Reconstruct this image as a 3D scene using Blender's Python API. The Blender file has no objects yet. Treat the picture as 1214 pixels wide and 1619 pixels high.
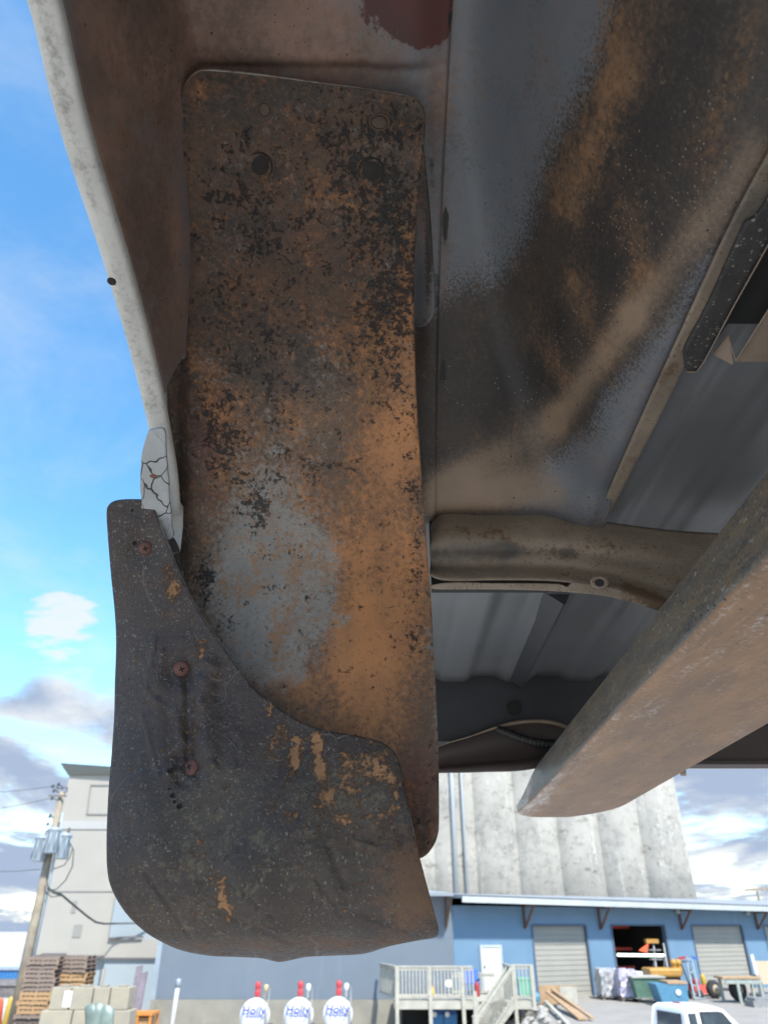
import bpy, math, random
import numpy as np
from mathutils import Vector
random.seed(7)
R = math.radians
# ------------------------------------------------------------------ camera numbers
F, CX, CY = 1123.0, 607.0, 809.5           # focal length and centre of the 1214 x 1619 photograph
PITCH = R(30.33)
CP, SP = math.cos(PITCH), math.sin(PITCH)
CAM = Vector((0, 0, 2.8))
GROUND = -1.3

sc = bpy.context.scene
C = sc.collection

def ray(px, py):
    u = (px-CX)/F; v = (CY-py)/F
    return u, CP-v*SP, SP+v*CP
def PY(px, py, Y):                          # the point of the vertical plane at distance Y
    u, a, b = ray(px, py); t = Y/a
    return Vector((u*t, Y, CAM.z+b*t))
def PZ(px, py, z):                          # the point of the level plane at height z above the lens
    u, a, b = ray(px, py); t = z/b
    return Vector((u*t, a*t, CAM.z+z))
def PX(px, py, x):
    u, a, b = ray(px, py); t = x/u
    return Vector((x, a*t, CAM.z+b*t))
def GZ(px, py, z=0.0):                      # the point of the ground at absolute height z
    return PZ(px, py, z-CAM.z)

# ------------------------------------------------------------------ materials
MATS = {}
def mat(name, col, col2=None, nscale=6.0, rough=.6, metal=0.0, bump=0.0, bscale=60.0, layers=(), stretch=(1,1,1),
        spec=.5, emit=None, wave=None, alpha=None, detail=8, bdist=.002):
    m = bpy.data.materials.new(name); m.use_nodes = True
    nt = m.node_tree; N = nt.nodes; L = nt.links
    b = N['Principled BSDF']
    b.inputs['Roughness'].default_value = rough; b.inputs['Metallic'].default_value = metal
    b.inputs['Specular IOR Level'].default_value = spec
    tc = N.new('ShaderNodeTexCoord')
    def mapped(st):
        mp = N.new('ShaderNodeMapping'); mp.inputs['Scale'].default_value = st
        L.new(tc.outputs['Object'], mp.inputs['Vector']); return mp.outputs['Vector']
    def noise(scale, st=(1,1,1), det=8, rg=.62, off=0.0, dist=0.0):
        n = N.new('ShaderNodeTexNoise'); n.noise_dimensions = '4D'
        n.inputs['Scale'].default_value = scale; n.inputs['Detail'].default_value = det
        n.inputs['Roughness'].default_value = rg; n.inputs['W'].default_value = off; n.inputs['Distortion'].default_value = dist
        L.new(mapped(st), n.inputs['Vector']); return n.outputs['Fac']
    def math_(op, a, bb, cc=None):
        n = N.new('ShaderNodeMath'); n.operation = op
        for i, x in enumerate((a, bb, cc)):
            if x is None: continue
            if isinstance(x, (int, float)): n.inputs[i].default_value = x
            else: L.new(x, n.inputs[i])
        return n.outputs[0]
    def mrange(x, lo, hi, a=0.0, bb=1.0):
        n = N.new('ShaderNodeMapRange'); n.interpolation_type = 'SMOOTHSTEP'
        n.inputs['From Min'].default_value = lo; n.inputs['From Max'].default_value = hi
        n.inputs['To Min'].default_value = a; n.inputs['To Max'].default_value = bb
        L.new(x, n.inputs['Value']); return n.outputs['Result']
    def mix(f, a, bb):
        n = N.new('ShaderNodeMix'); n.data_type = 'RGBA'
        if isinstance(f, (int, float)): n.inputs[0].default_value = f
        else: L.new(f, n.inputs[0])
        for i, x in ((6, a), (7, bb)):
            if isinstance(x, tuple): n.inputs[i].default_value = (*x, 1)
            else: L.new(x, n.inputs[i])
        return n.outputs[2]
    seed = sum(ord(ch) for ch in name) % 53
    cur = col
    if col2 is not None:
        cur = mix(mrange(noise(nscale, stretch, detail, off=seed), .32, .68), col, col2)
    rcur = None; hts = []
    if bump: hts.append((noise(bscale, stretch, 6, off=seed+3), bump))
    for i, l in enumerate(layers):
        st = l.get('st', (1,1,1))
        if l.get('crack'):
            vn = N.new('ShaderNodeTexVoronoi'); vn.feature = 'DISTANCE_TO_EDGE'; vn.inputs['Scale'].default_value = l['crack']
            nz = N.new('ShaderNodeTexNoise'); nz.inputs['Scale'].default_value = l.get('warps', 60); L.new(tc.outputs['Object'], nz.inputs['Vector'])
            va_ = N.new('ShaderNodeVectorMath'); va_.operation = 'MULTIPLY_ADD'; L.new(nz.outputs['Color'], va_.inputs[0]); va_.inputs[1].default_value = (l.get('warp', .012),)*3; L.new(mapped(st), va_.inputs[2])
            L.new(va_.outputs[0], vn.inputs['Vector'])
            msk = mrange(vn.outputs['Distance'], l.get('w0', .01), l.get('w1', .035), 1.0, 0.0)
            if 'thin' in l: msk = math_('MULTIPLY', msk, mrange(noise(l['thin'], (1, 1, 1), 3, .5, off=i*4.1), .52, .62, 0.0, l.get('max', 1.0)))
        elif l.get('dots'):
            vn = N.new('ShaderNodeTexVoronoi'); vn.inputs['Scale'].default_value = l['dots']; L.new(mapped(st), vn.inputs['Vector'])
            sx = N.new('ShaderNodeSeparateColor'); L.new(vn.outputs['Color'], sx.inputs[0])
            dens = noise(l.get('n', 14), (1, 1, 1), 5, .6, off=i*3.1)
            thr = math_('ADD', l.get('p', .7), math_('MULTIPLY', math_('SUBTRACT', .5, dens), 1.6))
            rad = math_('MULTIPLY', sx.outputs[1], l.get('r', .35))
            msk = math_('MULTIPLY', math_('GREATER_THAN', sx.outputs[0], thr), math_('LESS_THAN', vn.outputs['Distance'], rad))
            msk = math_('MULTIPLY', msk, l.get('max', 1.0))
        else:
            n1 = noise(l.get('n', 20), st, l.get('det', 10), l.get('rg', .68), off=seed*1.7+i*5.3+l.get('off', 0), dist=l.get('dist', 0))
            x = math_('MULTIPLY', math_('SUBTRACT', n1, .5), 1.9*l.get('amp', 1.5))
            if l.get('n2'):
                n2 = noise(l['n2'], (1,1,1), 6, .7, off=i*2.9+1)
                x = math_('ADD', x, math_('MULTIPLY', math_('SUBTRACT', n2, .5), 1.9*l.get('amp2', .8)))
            if l.get('attr'):
                at = N.new('ShaderNodeAttribute'); at.attribute_name = l['attr']
                x = math_('ADD', x, math_('MULTIPLY', at.outputs['Fac'], l.get('gain', 1.0)))
            x = math_('ADD', x, l.get('bias', 0.0))
            s = l.get('soft', .08)
            msk = mrange(x, .5-s, .5+s, 0.0, l.get('max', 1.0))
        if l.get('attr_mul'):
            at = N.new('ShaderNodeAttribute'); at.attribute_name = l['attr_mul']
            msk = math_('MULTIPLY', msk, at.outputs['Fac'])
        lc = l['col']
        if l.get('col2'): lc = mix(mrange(noise(l.get('n', 20)*.7, st, 6, off=i+9), .35, .65), l['col'], l['col2'])
        cur = mix(msk, cur, lc)
        if 'rough' in l:
            a = rough if rcur is None else rcur
            n = N.new('ShaderNodeMix'); n.data_type = 'FLOAT'; L.new(msk, n.inputs[0])
            if isinstance(a, float): n.inputs[2].default_value = a
            else: L.new(a, n.inputs[2])
            n.inputs[3].default_value = l['rough']; rcur = n.outputs[0]
        if l.get('h'): hts.append((msk, l['h']))
    if wave:                                  # corrugation / lap lines as relief: (axis, scale, strength)
        w = N.new('ShaderNodeTexWave'); w.wave_type = 'BANDS'; w.bands_direction = wave[0]; w.inputs['Scale'].default_value = wave[1]
        L.new(tc.outputs['Object'], w.inputs['Vector']); hts.append((w.outputs['Fac'], wave[2]))
    if isinstance(cur, tuple): b.inputs['Base Color'].default_value = (*cur, 1)
    else: L.new(cur, b.inputs['Base Color'])
    if rcur is not None: L.new(rcur, b.inputs['Roughness'])
    if hts:
        h = None
        for x, k in hts:
            y = math_('MULTIPLY', x, k)
            h = y if h is None else math_('ADD', h, y)
        bp = N.new('ShaderNodeBump'); bp.inputs['Strength'].default_value = 1.0; bp.inputs['Distance'].default_value = bdist
        L.new(h, bp.inputs['Height']); L.new(bp.outputs['Normal'], b.inputs['Normal'])
    if emit: b.inputs['Emission Color'].default_value = (*emit[0], 1); b.inputs['Emission Strength'].default_value = emit[1]
    if alpha is not None: b.inputs['Alpha'].default_value = alpha
    MATS[name] = m
    return m

# ------------------------------------------------------------------ object helpers
def tag(o, label=None, cat=None, group=None, kind=None):
    if label: o['label'] = label
    if cat: o['category'] = cat
    if group: o['group'] = group
    if kind: o['kind'] = kind
    return o
def thing(name, label, cat, loc, rz=0.0, group=None):
    o = bpy.data.objects.new(name, None); C.objects.link(o)
    o.location = loc; o.rotation_euler = (0, 0, rz); o.empty_display_size = .2
    return tag(o, label, cat, group)
def base(o):                                 # world place of a parent chain (no rotations used on parents built in world space)
    v = Vector((0, 0, 0))
    while o is not None: v = v+o.location; o = o.parent
    return v
def link(name, verts, faces, material, parent=None, smooth=False, world=True, attrs=None):
    off = base(parent) if (parent is not None and world) else Vector((0, 0, 0))
    me = bpy.data.meshes.new(name)
    va = np.asarray([tuple(v) for v in verts], dtype=float)-np.array(off)
    me.from_pydata(va.tolist(), [], faces)
    me.materials.append(material)
    if smooth: me.polygons.foreach_set('use_smooth', [True]*len(me.polygons))
    for k, a in (attrs or {}).items():
        at = me.attributes.new(k, 'FLOAT', 'POINT'); at.data.foreach_set('value', np.asarray(a, dtype=np.float32))
    me.update()
    o = bpy.data.objects.new(name, me); C.objects.link(o)
    if parent is not None: o.parent = parent
    return o
def solid(o, t, offset=-1.0, rim=None, bev=0.0):
    s = o.modifiers.new('thickness', 'SOLIDIFY'); s.thickness = t; s.offset = offset; s.use_even_offset = False
    if rim is not None: o.data.materials.append(rim); s.material_offset_rim = 1
    return o
def bevel(o, w=.01, seg=2):
    b = o.modifiers.new('soft_edges', 'BEVEL'); b.width = w; b.segments = seg; b.limit_method = 'ANGLE'; b.angle_limit = R(40)
    return o

class MB:
    def __init__(s): s.v = []; s.f = []
    def add(s, vs, fs):
        n = len(s.v); s.v += [Vector(v) for v in vs]; s.f += [tuple(i+n for i in f) for f in fs]; return s
    def hexa(s, b4, t4):
        return s.add(list(b4)+list(t4), [(3,2,1,0),(4,5,6,7),(0,1,5,4),(1,2,6,5),(2,3,7,6),(3,0,4,7)])
    def box(s, x0, y0, z0, x1, y1, z1):
        return s.hexa([(x0,y0,z0),(x1,y0,z0),(x1,y1,z0),(x0,y1,z0)], [(x0,y0,z1),(x1,y0,z1),(x1,y1,z1),(x0,y1,z1)])
    def bar(s, a, b, w, h, up=(0,0,1)):       # rectangular bar from a to b
        a = Vector(a); b = Vector(b); d = (b-a).normalized(); u = Vector(up)
        r = d.cross(u)
        if r.length < 1e-4: r = d.cross(Vector((1,0,0)))
        r.normalize(); u = r.cross(d).normalized(); r = r*w/2; u = u*h/2
        return s.hexa([a-r-u, a+r-u, b+r-u, b-r-u], [a-r+u, a+r+u, b+r+u, b-r+u])
    def tube(s, pts, rad, n=10, cap=True):
        pts = [Vector(p) for p in pts]
        rs = rad if isinstance(rad, (list, tuple)) else [rad]*len(pts)
        vs = []; prev = None
        for i, p in enumerate(pts):
            d = (pts[min(i+1, len(pts)-1)]-pts[max(i-1, 0)]).normalized()
            if prev is None: r = d.cross(Vector((0,0,1)) if abs(d.z) < .9 else Vector((1,0,0))).normalized()
            else: r = (prev-d*prev.dot(d)).normalized()
            prev = r; u = d.cross(r)
            for k in range(n):
                a = 2*math.pi*k/n; vs.append(p+(r*math.cos(a)+u*math.sin(a))*rs[i])
        fs = []
        for i in range(len(pts)-1):
            for k in range(n):
                fs.append((i*n+k, i*n+(k+1)%n, (i+1)*n+(k+1)%n, (i+1)*n+k))
        if cap: fs.append(tuple(range(n-1, -1, -1))); fs.append(tuple((len(pts)-1)*n+k for k in range(n)))
        return s.add(vs, fs)
    def lathe(s, prof, o=(0,0,0), axis=(0,0,1), n=20):   # prof: (radius, along axis)
        o = Vector(o); ax = Vector(axis).normalized()
        r = ax.cross(Vector((0,0,1)) if abs(ax.z) < .9 else Vector((1,0,0))).normalized(); u = ax.cross(r)
        vs = []
        for (q, h) in prof:
            for k in range(n):
                a = 2*math.pi*k/n; vs.append(o+ax*h+(r*math.cos(a)+u*math.sin(a))*max(q, 1e-5))
        fs = [(i*n+k, i*n+(k+1)%n, (i+1)*n+(k+1)%n, (i+1)*n+k) for i in range(len(prof)-1) for k in range(n)]
        fs.append(tuple(range(n-1, -1, -1))); fs.append(tuple((len(prof)-1)*n+k for k in range(n)))
        return s.add(vs, fs)
    def prism(s, poly, a, b):                 # polygon of points, pushed from offset a to offset b (vectors)
        n = len(poly); a = Vector(a); b = Vector(b)
        return s.add([Vector(p)+a for p in poly]+[Vector(p)+b for p in poly],
                     [tuple(range(n-1, -1, -1)), tuple(range(n, 2*n))]+[(i, (i+1)%n, n+(i+1)%n, n+i) for i in range(n)])
    def build(s, name, material, parent=None, smooth=False, world=True):
        return link(name, s.v, s.f, material, parent, smooth, world)

def lerp_curve(xs, ys):
    xs = np.array(xs, float); ys = np.array(ys, float)
    def f(x):
        x = np.asarray(x, float)
        # smooth (Catmull-Rom) interpolation
        i = np.clip(np.searchsorted(xs, x)-1, 0, len(xs)-2)
        x0, x1 = xs[i], xs[i+1]; t = np.clip((x-x0)/(x1-x0), 0, 1)
        m = np.gradient(ys, xs); h = x1-x0
        return (2*t**3-3*t**2+1)*ys[i]+(t**3-2*t**2+t)*h*m[i]+(-2*t**3+3*t**2)*ys[i+1]+(t**3-t**2)*h*m[i+1]
    return f
def smooth_loop(p, k=6):
    n = len(p); out = []
    for i in range(n):
        a, b, c, d = (np.array(p[(i+j) % n], float) for j in (-1, 0, 1, 2))
        for q in range(k):
            t = q/k
            out.append(.5*((2*b)+(-a+c)*t+(2*a-5*b+4*c-d)*t*t+(-a+3*b-3*c+d)*t**3))
    return np.array(out)
def inside(poly, x, y):
    r = np.zeros(x.shape, bool); n = len(poly)
    for i in range(n):
        x0, y0 = poly[i]; x1, y1 = poly[(i+1) % n]
        if y0 == y1: continue
        c = ((y0 > y) != (y1 > y)) & (x < (x1-x0)*(y-y0)/(y1-y0)+x0)
        r ^= c
    return r
def sheet(outline, surf, step, name, material, parent, thick=.003, rim=None, attrs=None, k=6):
    """A dense sheet of quads with a smooth outline; surf maps outline coordinates to a place on the part's own curved surface."""
    ol = smooth_loop(outline, k) if k > 1 else np.array(outline, float)
    x0, y0 = ol.min(0)-step; x1, y1 = ol.max(0)+step
    gx = np.arange(x0, x1+step, step); gy = np.arange(y0, y1+step, step)
    ccx, ccy = np.meshgrid(gx[:-1]+step/2, gy[:-1]+step/2)
    keep = inside(ol, ccx, ccy)
    nx = len(gx)
    X, Y = np.meshgrid(gx, gy); pts = np.stack([X.ravel(), Y.ravel()], 1)
    cnt = np.zeros(Y.shape, int)
    cnt[:-1, :-1] += keep; cnt[1:, :-1] += keep; cnt[:-1, 1:] += keep; cnt[1:, 1:] += keep
    bd = np.where((cnt.ravel() > 0) & (cnt.ravel() < 4))[0]
    seg_a = ol; seg_b = np.roll(ol, -1, 0); d = seg_b-seg_a; dd = (d**2).sum(1)+1e-12
    for i in bd:
        p = pts[i]; t = np.clip(((p-seg_a)*d).sum(1)/dd, 0, 1); q = seg_a+d*t[:, None]
        pts[i] = q[((q-p)**2).sum(1).argmin()]
    used = np.where(cnt.ravel() > 0)[0]; remap = -np.ones(len(pts), int); remap[used] = np.arange(len(used))
    faces = []
    for j, i in zip(*np.where(keep)):
        a = j*nx+i
        faces.append((int(remap[a]), int(remap[a+nx]), int(remap[a+nx+1]), int(remap[a+1])))
    P = pts[used]
    W = surf(P[:, 0], P[:, 1])
    A = {kk: fn(W) for kk, fn in (attrs or {}).items()}
    o = link(name, W, faces, material, parent, True, True, A)
    if thick: solid(o, thick, -1.0, rim)
    return o
def tone_patches(lst, surf):
    """lst: (x, y, rx, ry, weight) or (x0, y0, x1, y1, r, weight): patches of dirt, turned into places and sizes on the surface."""
    items = []
    for s in lst:
        if len(s) == 5:
            c = surf(np.array([s[0]]), np.array([s[1]]))[0]; sc_ = np.linalg.norm(c-np.array(CAM))/F
            items.append((0, c, s[2]*sc_, s[3]*sc_, s[4]))
        else:
            a = surf(np.array([s[0]]), np.array([s[1]]))[0]; b = surf(np.array([s[2]]), np.array([s[3]]))[0]
            items.append((1, a, b, s[4]*np.linalg.norm(a-np.array(CAM))/F, s[5]))
    def fn(W):
        W = np.asarray(W); out = np.zeros(len(W))
        for it in items:
            if it[0] == 0:
                d = W-it[1]
                out += it[4]*np.exp(-(d[:, 0]/it[2])**2-(d[:, 1]**2+d[:, 2]**2)/it[3]**2)
            else:
                ab = it[2]-it[1]; t = np.clip(((W-it[1])@ab)/(ab@ab), 0, 1)
                d2 = ((W-it[1]-t[:, None]*ab)**2).sum(1)
                out += it[4]*np.exp(-d2/it[3]**2)
        return np.clip(out, -1.5, 1.5)
    return fn
def surfY(yfn):                              # surface given by its distance Y for each outline coordinate
    def f(px, py):
        u = (px-CX)/F; v = (CY-py)/F; dy = CP-v*SP; dz = SP+v*CP
        t = yfn(px, py)/dy
        return np.stack([u*t, dy*t, CAM.z+dz*t], 1)
    return f
def surfZ(z):
    def f(px, py):
        u = (px-CX)/F; v = (CY-py)/F; dy = CP-v*SP; dz = SP+v*CP; t = z/dz
        return np.stack([u*t, dy*t, CAM.z+dz*t], 1)
    return f
def sstep(a, b, x): t = np.clip((x-a)/(b-a), 0, 1); return t*t*(3-2*t)

# ------------------------------------------------------------------ palette
DIRT = (.115, .075, .047); MUD = (.33, .155, .06); GREYP = (.17, .185, .195); BLK = (.012, .012, .013)
mat('splash_plate', (.120, .076, .047), (.070, .050, .036), 20, rough=.72, bump=.55, bscale=260, bdist=.0014, layers=[
    dict(col=(.165, .085, .05), n=16, amp=1.1, n2=120, amp2=.8, bias=.30, soft=.4, max=.6),
    dict(col=(.115, .040, .031), attr='red', n=18, amp=.6, n2=110, amp2=.5, soft=.45, max=.75),
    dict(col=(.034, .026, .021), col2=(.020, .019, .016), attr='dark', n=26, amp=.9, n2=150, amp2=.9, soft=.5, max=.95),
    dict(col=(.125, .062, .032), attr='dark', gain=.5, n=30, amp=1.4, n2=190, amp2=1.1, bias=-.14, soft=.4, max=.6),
    dict(col=(.40, .178, .066), col2=(.28, .13, .055), attr='orange', n=24, amp=.9, n2=180, amp2=1.1, soft=.48, st=(1.4, 1, .55), h=.5),
    dict(col=(.25, .243, .222), col2=(.19, .186, .172), attr='grey', n=26, amp=.8, n2=200, amp2=1.4, soft=.42, max=.92),
    dict(col=(.25, .135, .065), attr='grey', gain=.4, n=36, amp=1.6, n2=220, amp2=1.4, bias=-.1, soft=.3, max=.85),
    dict(col=(.085, .06, .043), n=190, amp=1.9, n2=460, amp2=1.2, bias=.06, soft=.3, max=.65),
    dict(col=(.30, .18, .10), n=240, amp=1.9, n2=480, amp2=1.2, bias=-.1, soft=.25, max=.45),
    dict(col=(.05, .034, .026), n=26, amp=1.7, n2=150, amp2=.9, st=(1.8, 1, .3), bias=-.12, soft=.35, max=.55),
    dict(col=BLK, attr='black', n=60, amp=1.25, n2=230, amp2=1.5, soft=.16, h=-.5, max=.92),
    dict(col=(.018, .016, .015), attr='black', gain=.6, n=170, amp=1.9, n2=420, amp2=1.2, bias=-.1, soft=.12),
    dict(col=(.30, .14, .06), n=110, amp=1.9, n2=300, amp2=1.0, st=(1.2, 1, .5), bias=-.22, soft=.14, max=.7, h=.4),
])
mat('plate_edge', (.42, .40, .37), (.2, .14, .09), 90, rough=.6)
mat('rubber', (.036, .0255, .0215), (.050, .037, .031), 25, rough=.52, bump=.6, bscale=210, bdist=.0022, spec=.4, layers=[
    dict(col=(.090, .074, .055), col2=(.06, .05, .042), attr='dust', n=34, amp=1.1, n2=170, amp2=.9, soft=.4, max=.75, rough=.8),
    dict(col=(.15, .13, .085), attr='dust', gain=.5, n=60, amp=1.5, n2=260, amp2=1.2, bias=-.08, soft=.2, max=.65, rough=.85),
    dict(col=(.11, .098, .083), n=240, amp=1.9, n2=480, amp2=1.0, bias=.0, soft=.14, max=.55),
    dict(dots=620, p=.66, r=.5, col=(.16, .142, .118), rough=.8, max=.65),
    dict(dots=480, p=.9, r=.38, col=(.22, .195, .16), st=(1, 1, .5), rough=.8, max=.75),
    dict(dots=480, p=.92, r=.38, col=(.2, .175, .14), st=(.4, 1, 1.3), rough=.8, max=.75),
    dict(crack=13, warp=.05, warps=18, w0=.004, w1=.016, thin=14, max=.55, col=(.13, .115, .10), h=.5),
    dict(crack=24, warp=.04, warps=30, st=(1, 1, .5), w0=.003, w1=.011, thin=20, max=.35, col=(.011, .010, .010), h=-.7),
    dict(col=(.35, .185, .088), col2=(.23, .12, .055), attr='orange', n=60, amp=1.2, n2=260, amp2=1.4, soft=.2, rough=.9, h=.5, max=.92),
    dict(col=(.13, .072, .040), attr='brown', n=40, amp=1.1, n2=220, amp2=1.1, soft=.35, rough=.85, st=(.5, 1, 1.5), max=.8),
    dict(col=(.011, .010, .010), n=120, amp=1.9, n2=300, amp2=.6, bias=-.2, soft=.1, h=-.6, max=.8),
])
mat('rubber_edge', (.30, .29, .29), (.13, .12, .12), 60, rough=.5)  # pale: the highlight on the flap's rim put into the edge colour
mat('wheelhouse_paint', (.122, .132, .143), (.10, .108, .118), 7, rough=.45, bump=.25, bscale=260, bdist=.0008, spec=.5, layers=[
    dict(col=(.25, .145, .102), col2=(.14, .088, .066), attr='rust', n=14, amp=1.0, n2=120, amp2=.8, soft=.5, rough=.7, max=.95),
    dict(col=(.07, .045, .034), attr='rust', gain=.5, n=10, amp=1.6, n2=140, amp2=1.0, bias=-.22, soft=.4, max=.6),
    dict(col=(.15, .14, .13), attr='rust', gain=.4, n=12, amp=1.4, n2=150, amp2=.9, bias=-.22, soft=.25, max=.5),
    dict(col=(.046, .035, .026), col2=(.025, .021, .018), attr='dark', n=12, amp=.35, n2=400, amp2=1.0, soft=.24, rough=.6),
    dict(col=(.185, .098, .045), col2=(.10, .058, .032), attr='orange', n=20, amp=1.1, n2=190, amp2=1.1, soft=.45, rough=.8, st=(1.8, .7, .7)),
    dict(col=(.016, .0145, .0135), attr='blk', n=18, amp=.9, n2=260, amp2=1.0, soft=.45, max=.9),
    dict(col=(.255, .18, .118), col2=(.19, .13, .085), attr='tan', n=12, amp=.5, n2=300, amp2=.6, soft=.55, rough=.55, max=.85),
    dict(col=(.075, .020, .014), col2=(.05, .017, .013), attr='primer', n=30, amp=1.1, n2=120, amp2=.5, soft=.08, rough=.6),
    dict(col=(.02, .018, .017), attr='seal', n=40, amp=.35, n2=150, amp2=.3, soft=.14, rough=.7),
    dict(col=(.15, .095, .052), attr='orange', gain=.5, n=60, amp=1.7, n2=330, amp2=1.2, bias=-.2, soft=.2, max=.7, st=(1.6, .8, .8)),
    dict(col=(.30, .24, .17), attr='speck', gain=.5, n=130, amp=1.9, n2=60, amp2=.8, bias=-.72, soft=.06),
    dict(dots=560, p=.95, r=.45, col=(.22, .17, .12), n=9, max=.55, attr_mul='dark'),
    dict(dots=260, p=.95, r=.3, col=(.02, .018, .016), n=6),
])
mat('white_paint', (.50, .49, .45), (.41, .40, .365), 30, rough=.55, bump=.15, bscale=200, bdist=.0008, layers=[
    dict(col=(.17, .155, .125), attr='dirt', n=40, amp=1.1, n2=260, amp2=1.3, bias=.05, soft=.45, max=.7),
    dict(col=(.12, .105, .08), n=280, amp=1.9, bias=-.2, soft=.12, max=.7),
])
mat('body_paint', (.62, .61, .58), (.55, .54, .5), 6, rough=.4)
mat('filler', (.34, .35, .345), (.28, .29, .29), 40, rough=.7, bump=.25, bscale=160, bdist=.0008, layers=[
    dict(crack=36, st=(1.2, 1, .62), warp=.022, warps=40, col=(.03, .028, .026), w0=.006, w1=.026, attr_mul='crack', h=-.8),
    dict(crack=120, st=(1, 1, 1), warp=.012, warps=90, col=(.1, .1, .1), w0=.004, w1=.03, attr_mul='fine', h=-.4),
    dict(col=(.15, .06, .04), attr='rust', n=30, amp=.4, soft=.05),
])
mat('black_sealer', (.025, .024, .024), (.04, .037, .034), 60, rough=.7, bump=.6, bscale=150, layers=[
    dict(dots=420, p=.74, r=.5, col=(.24, .22, .19), n=20, max=.8), dict(col=(.16, .135, .10), n=60, amp=1.9, n2=260, amp2=1.0, bias=-.1, soft=.12, max=.7)])
mat('floor_steel', (.135, .14, .145), (.11, .115, .119), 5, rough=.45, metal=.0, bump=.08, bscale=90, layers=[
    dict(col=(.085, .064, .05), n=6, amp=.9, n2=60, amp2=.3, bias=.1, soft=.4, max=.7),
    dict(col=(.06, .03, .02), n=20, amp=1.5, n2=120, amp2=.5, bias=-.35, soft=.06),
    dict(col=(.12, .09, .06), attr='rust', n=16, amp=.6, n2=90, amp2=.4, soft=.25),
])
mat('brace_steel', (.25, .20, .145), (.175, .138, .10), 18, rough=.6, bump=.25, bscale=150, bdist=.001, layers=[
    dict(col=(.125, .078, .045), attr='rust', n=60, amp=1.1, n2=230, amp2=.9, bias=.05, soft=.14),
    dict(col=(.045, .045, .043), attr='dark', n=12, amp=.4, n2=160, amp2=.4, soft=.4, max=.92),
    dict(col=(.10, .045, .028), n=150, amp=1.9, bias=-.22, soft=.08),
    dict(col=(.105, .066, .04), n=14, amp=1.3, n2=90, amp2=.7, bias=.1, soft=.4, max=.7),
    dict(dots=480, p=.72, r=.5, col=(.10, .05, .03), n=10, max=.8),
])
mat('sill_steel', (.05, .052, .057), (.037, .038, .042), 6, rough=.5, bump=.1, bscale=100, layers=[
    dict(col=(.06, .04, .036), n=7, amp=.9, bias=.05, soft=.3),
    dict(col=(.035, .018, .015), n=22, amp=1.6, n2=120, amp2=.4, bias=-.35, soft=.06)])
mat('sill_brown', (.05, .034, .03), (.036, .026, .023), 7, rough=.6, bump=.1, bscale=100)
mat('tan_edge', (.28, .22, .165), (.2, .145, .10), 20, rough=.6, bump=.15, bscale=120)
mat('hose_black', (.014, .014, .015), rough=.55)
mat('void_black', (.012, .012, .013), (.02, .019, .018), 20, rough=.85)  # near-black that puts the dark of holes and gaps into colour
mat('rivet_brown', (.085, .055, .038), (.06, .04, .03), 160, rough=.7)
mat('bolt_dark', (.011, .010, .009), (.028, .021, .017), 60, rough=.65, spec=.25, bump=.3, bscale=200, bdist=.001)
mat('screw_rust', (.14, .058, .042), (.085, .04, .032), 220, rough=.75, bump=.6, bscale=500, bdist=.0006)
mat('screw_slot', (.012, .008, .007), rough=.9)
mat('fork_steel', (.20, .105, .043), (.13, .07, .034), 22, rough=.5, metal=.1, bump=.55, bscale=120, bdist=.0016, stretch=(1, .35, 1), layers=[
    dict(col=(.29, .15, .055), n=14, amp=1.4, n2=110, amp2=.7, bias=.25, soft=.4, st=(1.4, .45, 1), max=.75),
    dict(col=(.10, .06, .036), n=24, amp=1.7, n2=220, amp2=1.1, bias=.1, soft=.3, st=(1.8, .3, 1), max=.8),
    dict(col=(.28, .175, .095), n=60, amp=1.9, n2=380, amp2=1.2, bias=-.06, soft=.25, st=(2.4, .14, 1), max=.65, rough=.36),
    dict(col=(.07, .046, .033), n=120, amp=1.9, n2=330, amp2=1.0, bias=-.04, soft=.15, st=(2.6, .12, 1), max=.7),
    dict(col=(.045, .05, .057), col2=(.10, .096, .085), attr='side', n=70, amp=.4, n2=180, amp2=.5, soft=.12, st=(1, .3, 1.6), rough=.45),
    dict(col=(.17, .125, .07), attr='gold', n=60, amp=1.4, n2=420, amp2=2.0, bias=-.06, soft=.4, st=(1, .25, 2.2), max=.8),
    dict(col=(.30, .28, .25), attr='gold', gain=.4, n=220, amp=1.9, n2=420, amp2=1.0, bias=-.2, soft=.12, st=(1, .6, 1)),
    dict(col=(.45, .42, .39), attr='bare', n=40, amp=1.0, n2=220, amp2=1.0, soft=.35, st=(1, .3, 1), rough=.25, max=.8),
    dict(dots=260, p=.9, r=.4, col=(.02, .018, .017), n=9),
])

# ------------------------------------------------------------------ the pickup bed held up on a fork
ZF, SIDE, AX = .39, -.2, .231                # floor height above the lens, wheel-arch lip, inner wall of the wheel housing
bed = thing('pickup_bed', 'rusty white pickup bed seen from below, lifted on a fork, its wheel arch open', 'truck bed', (.6, .5, CAM.z+.235))

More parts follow.
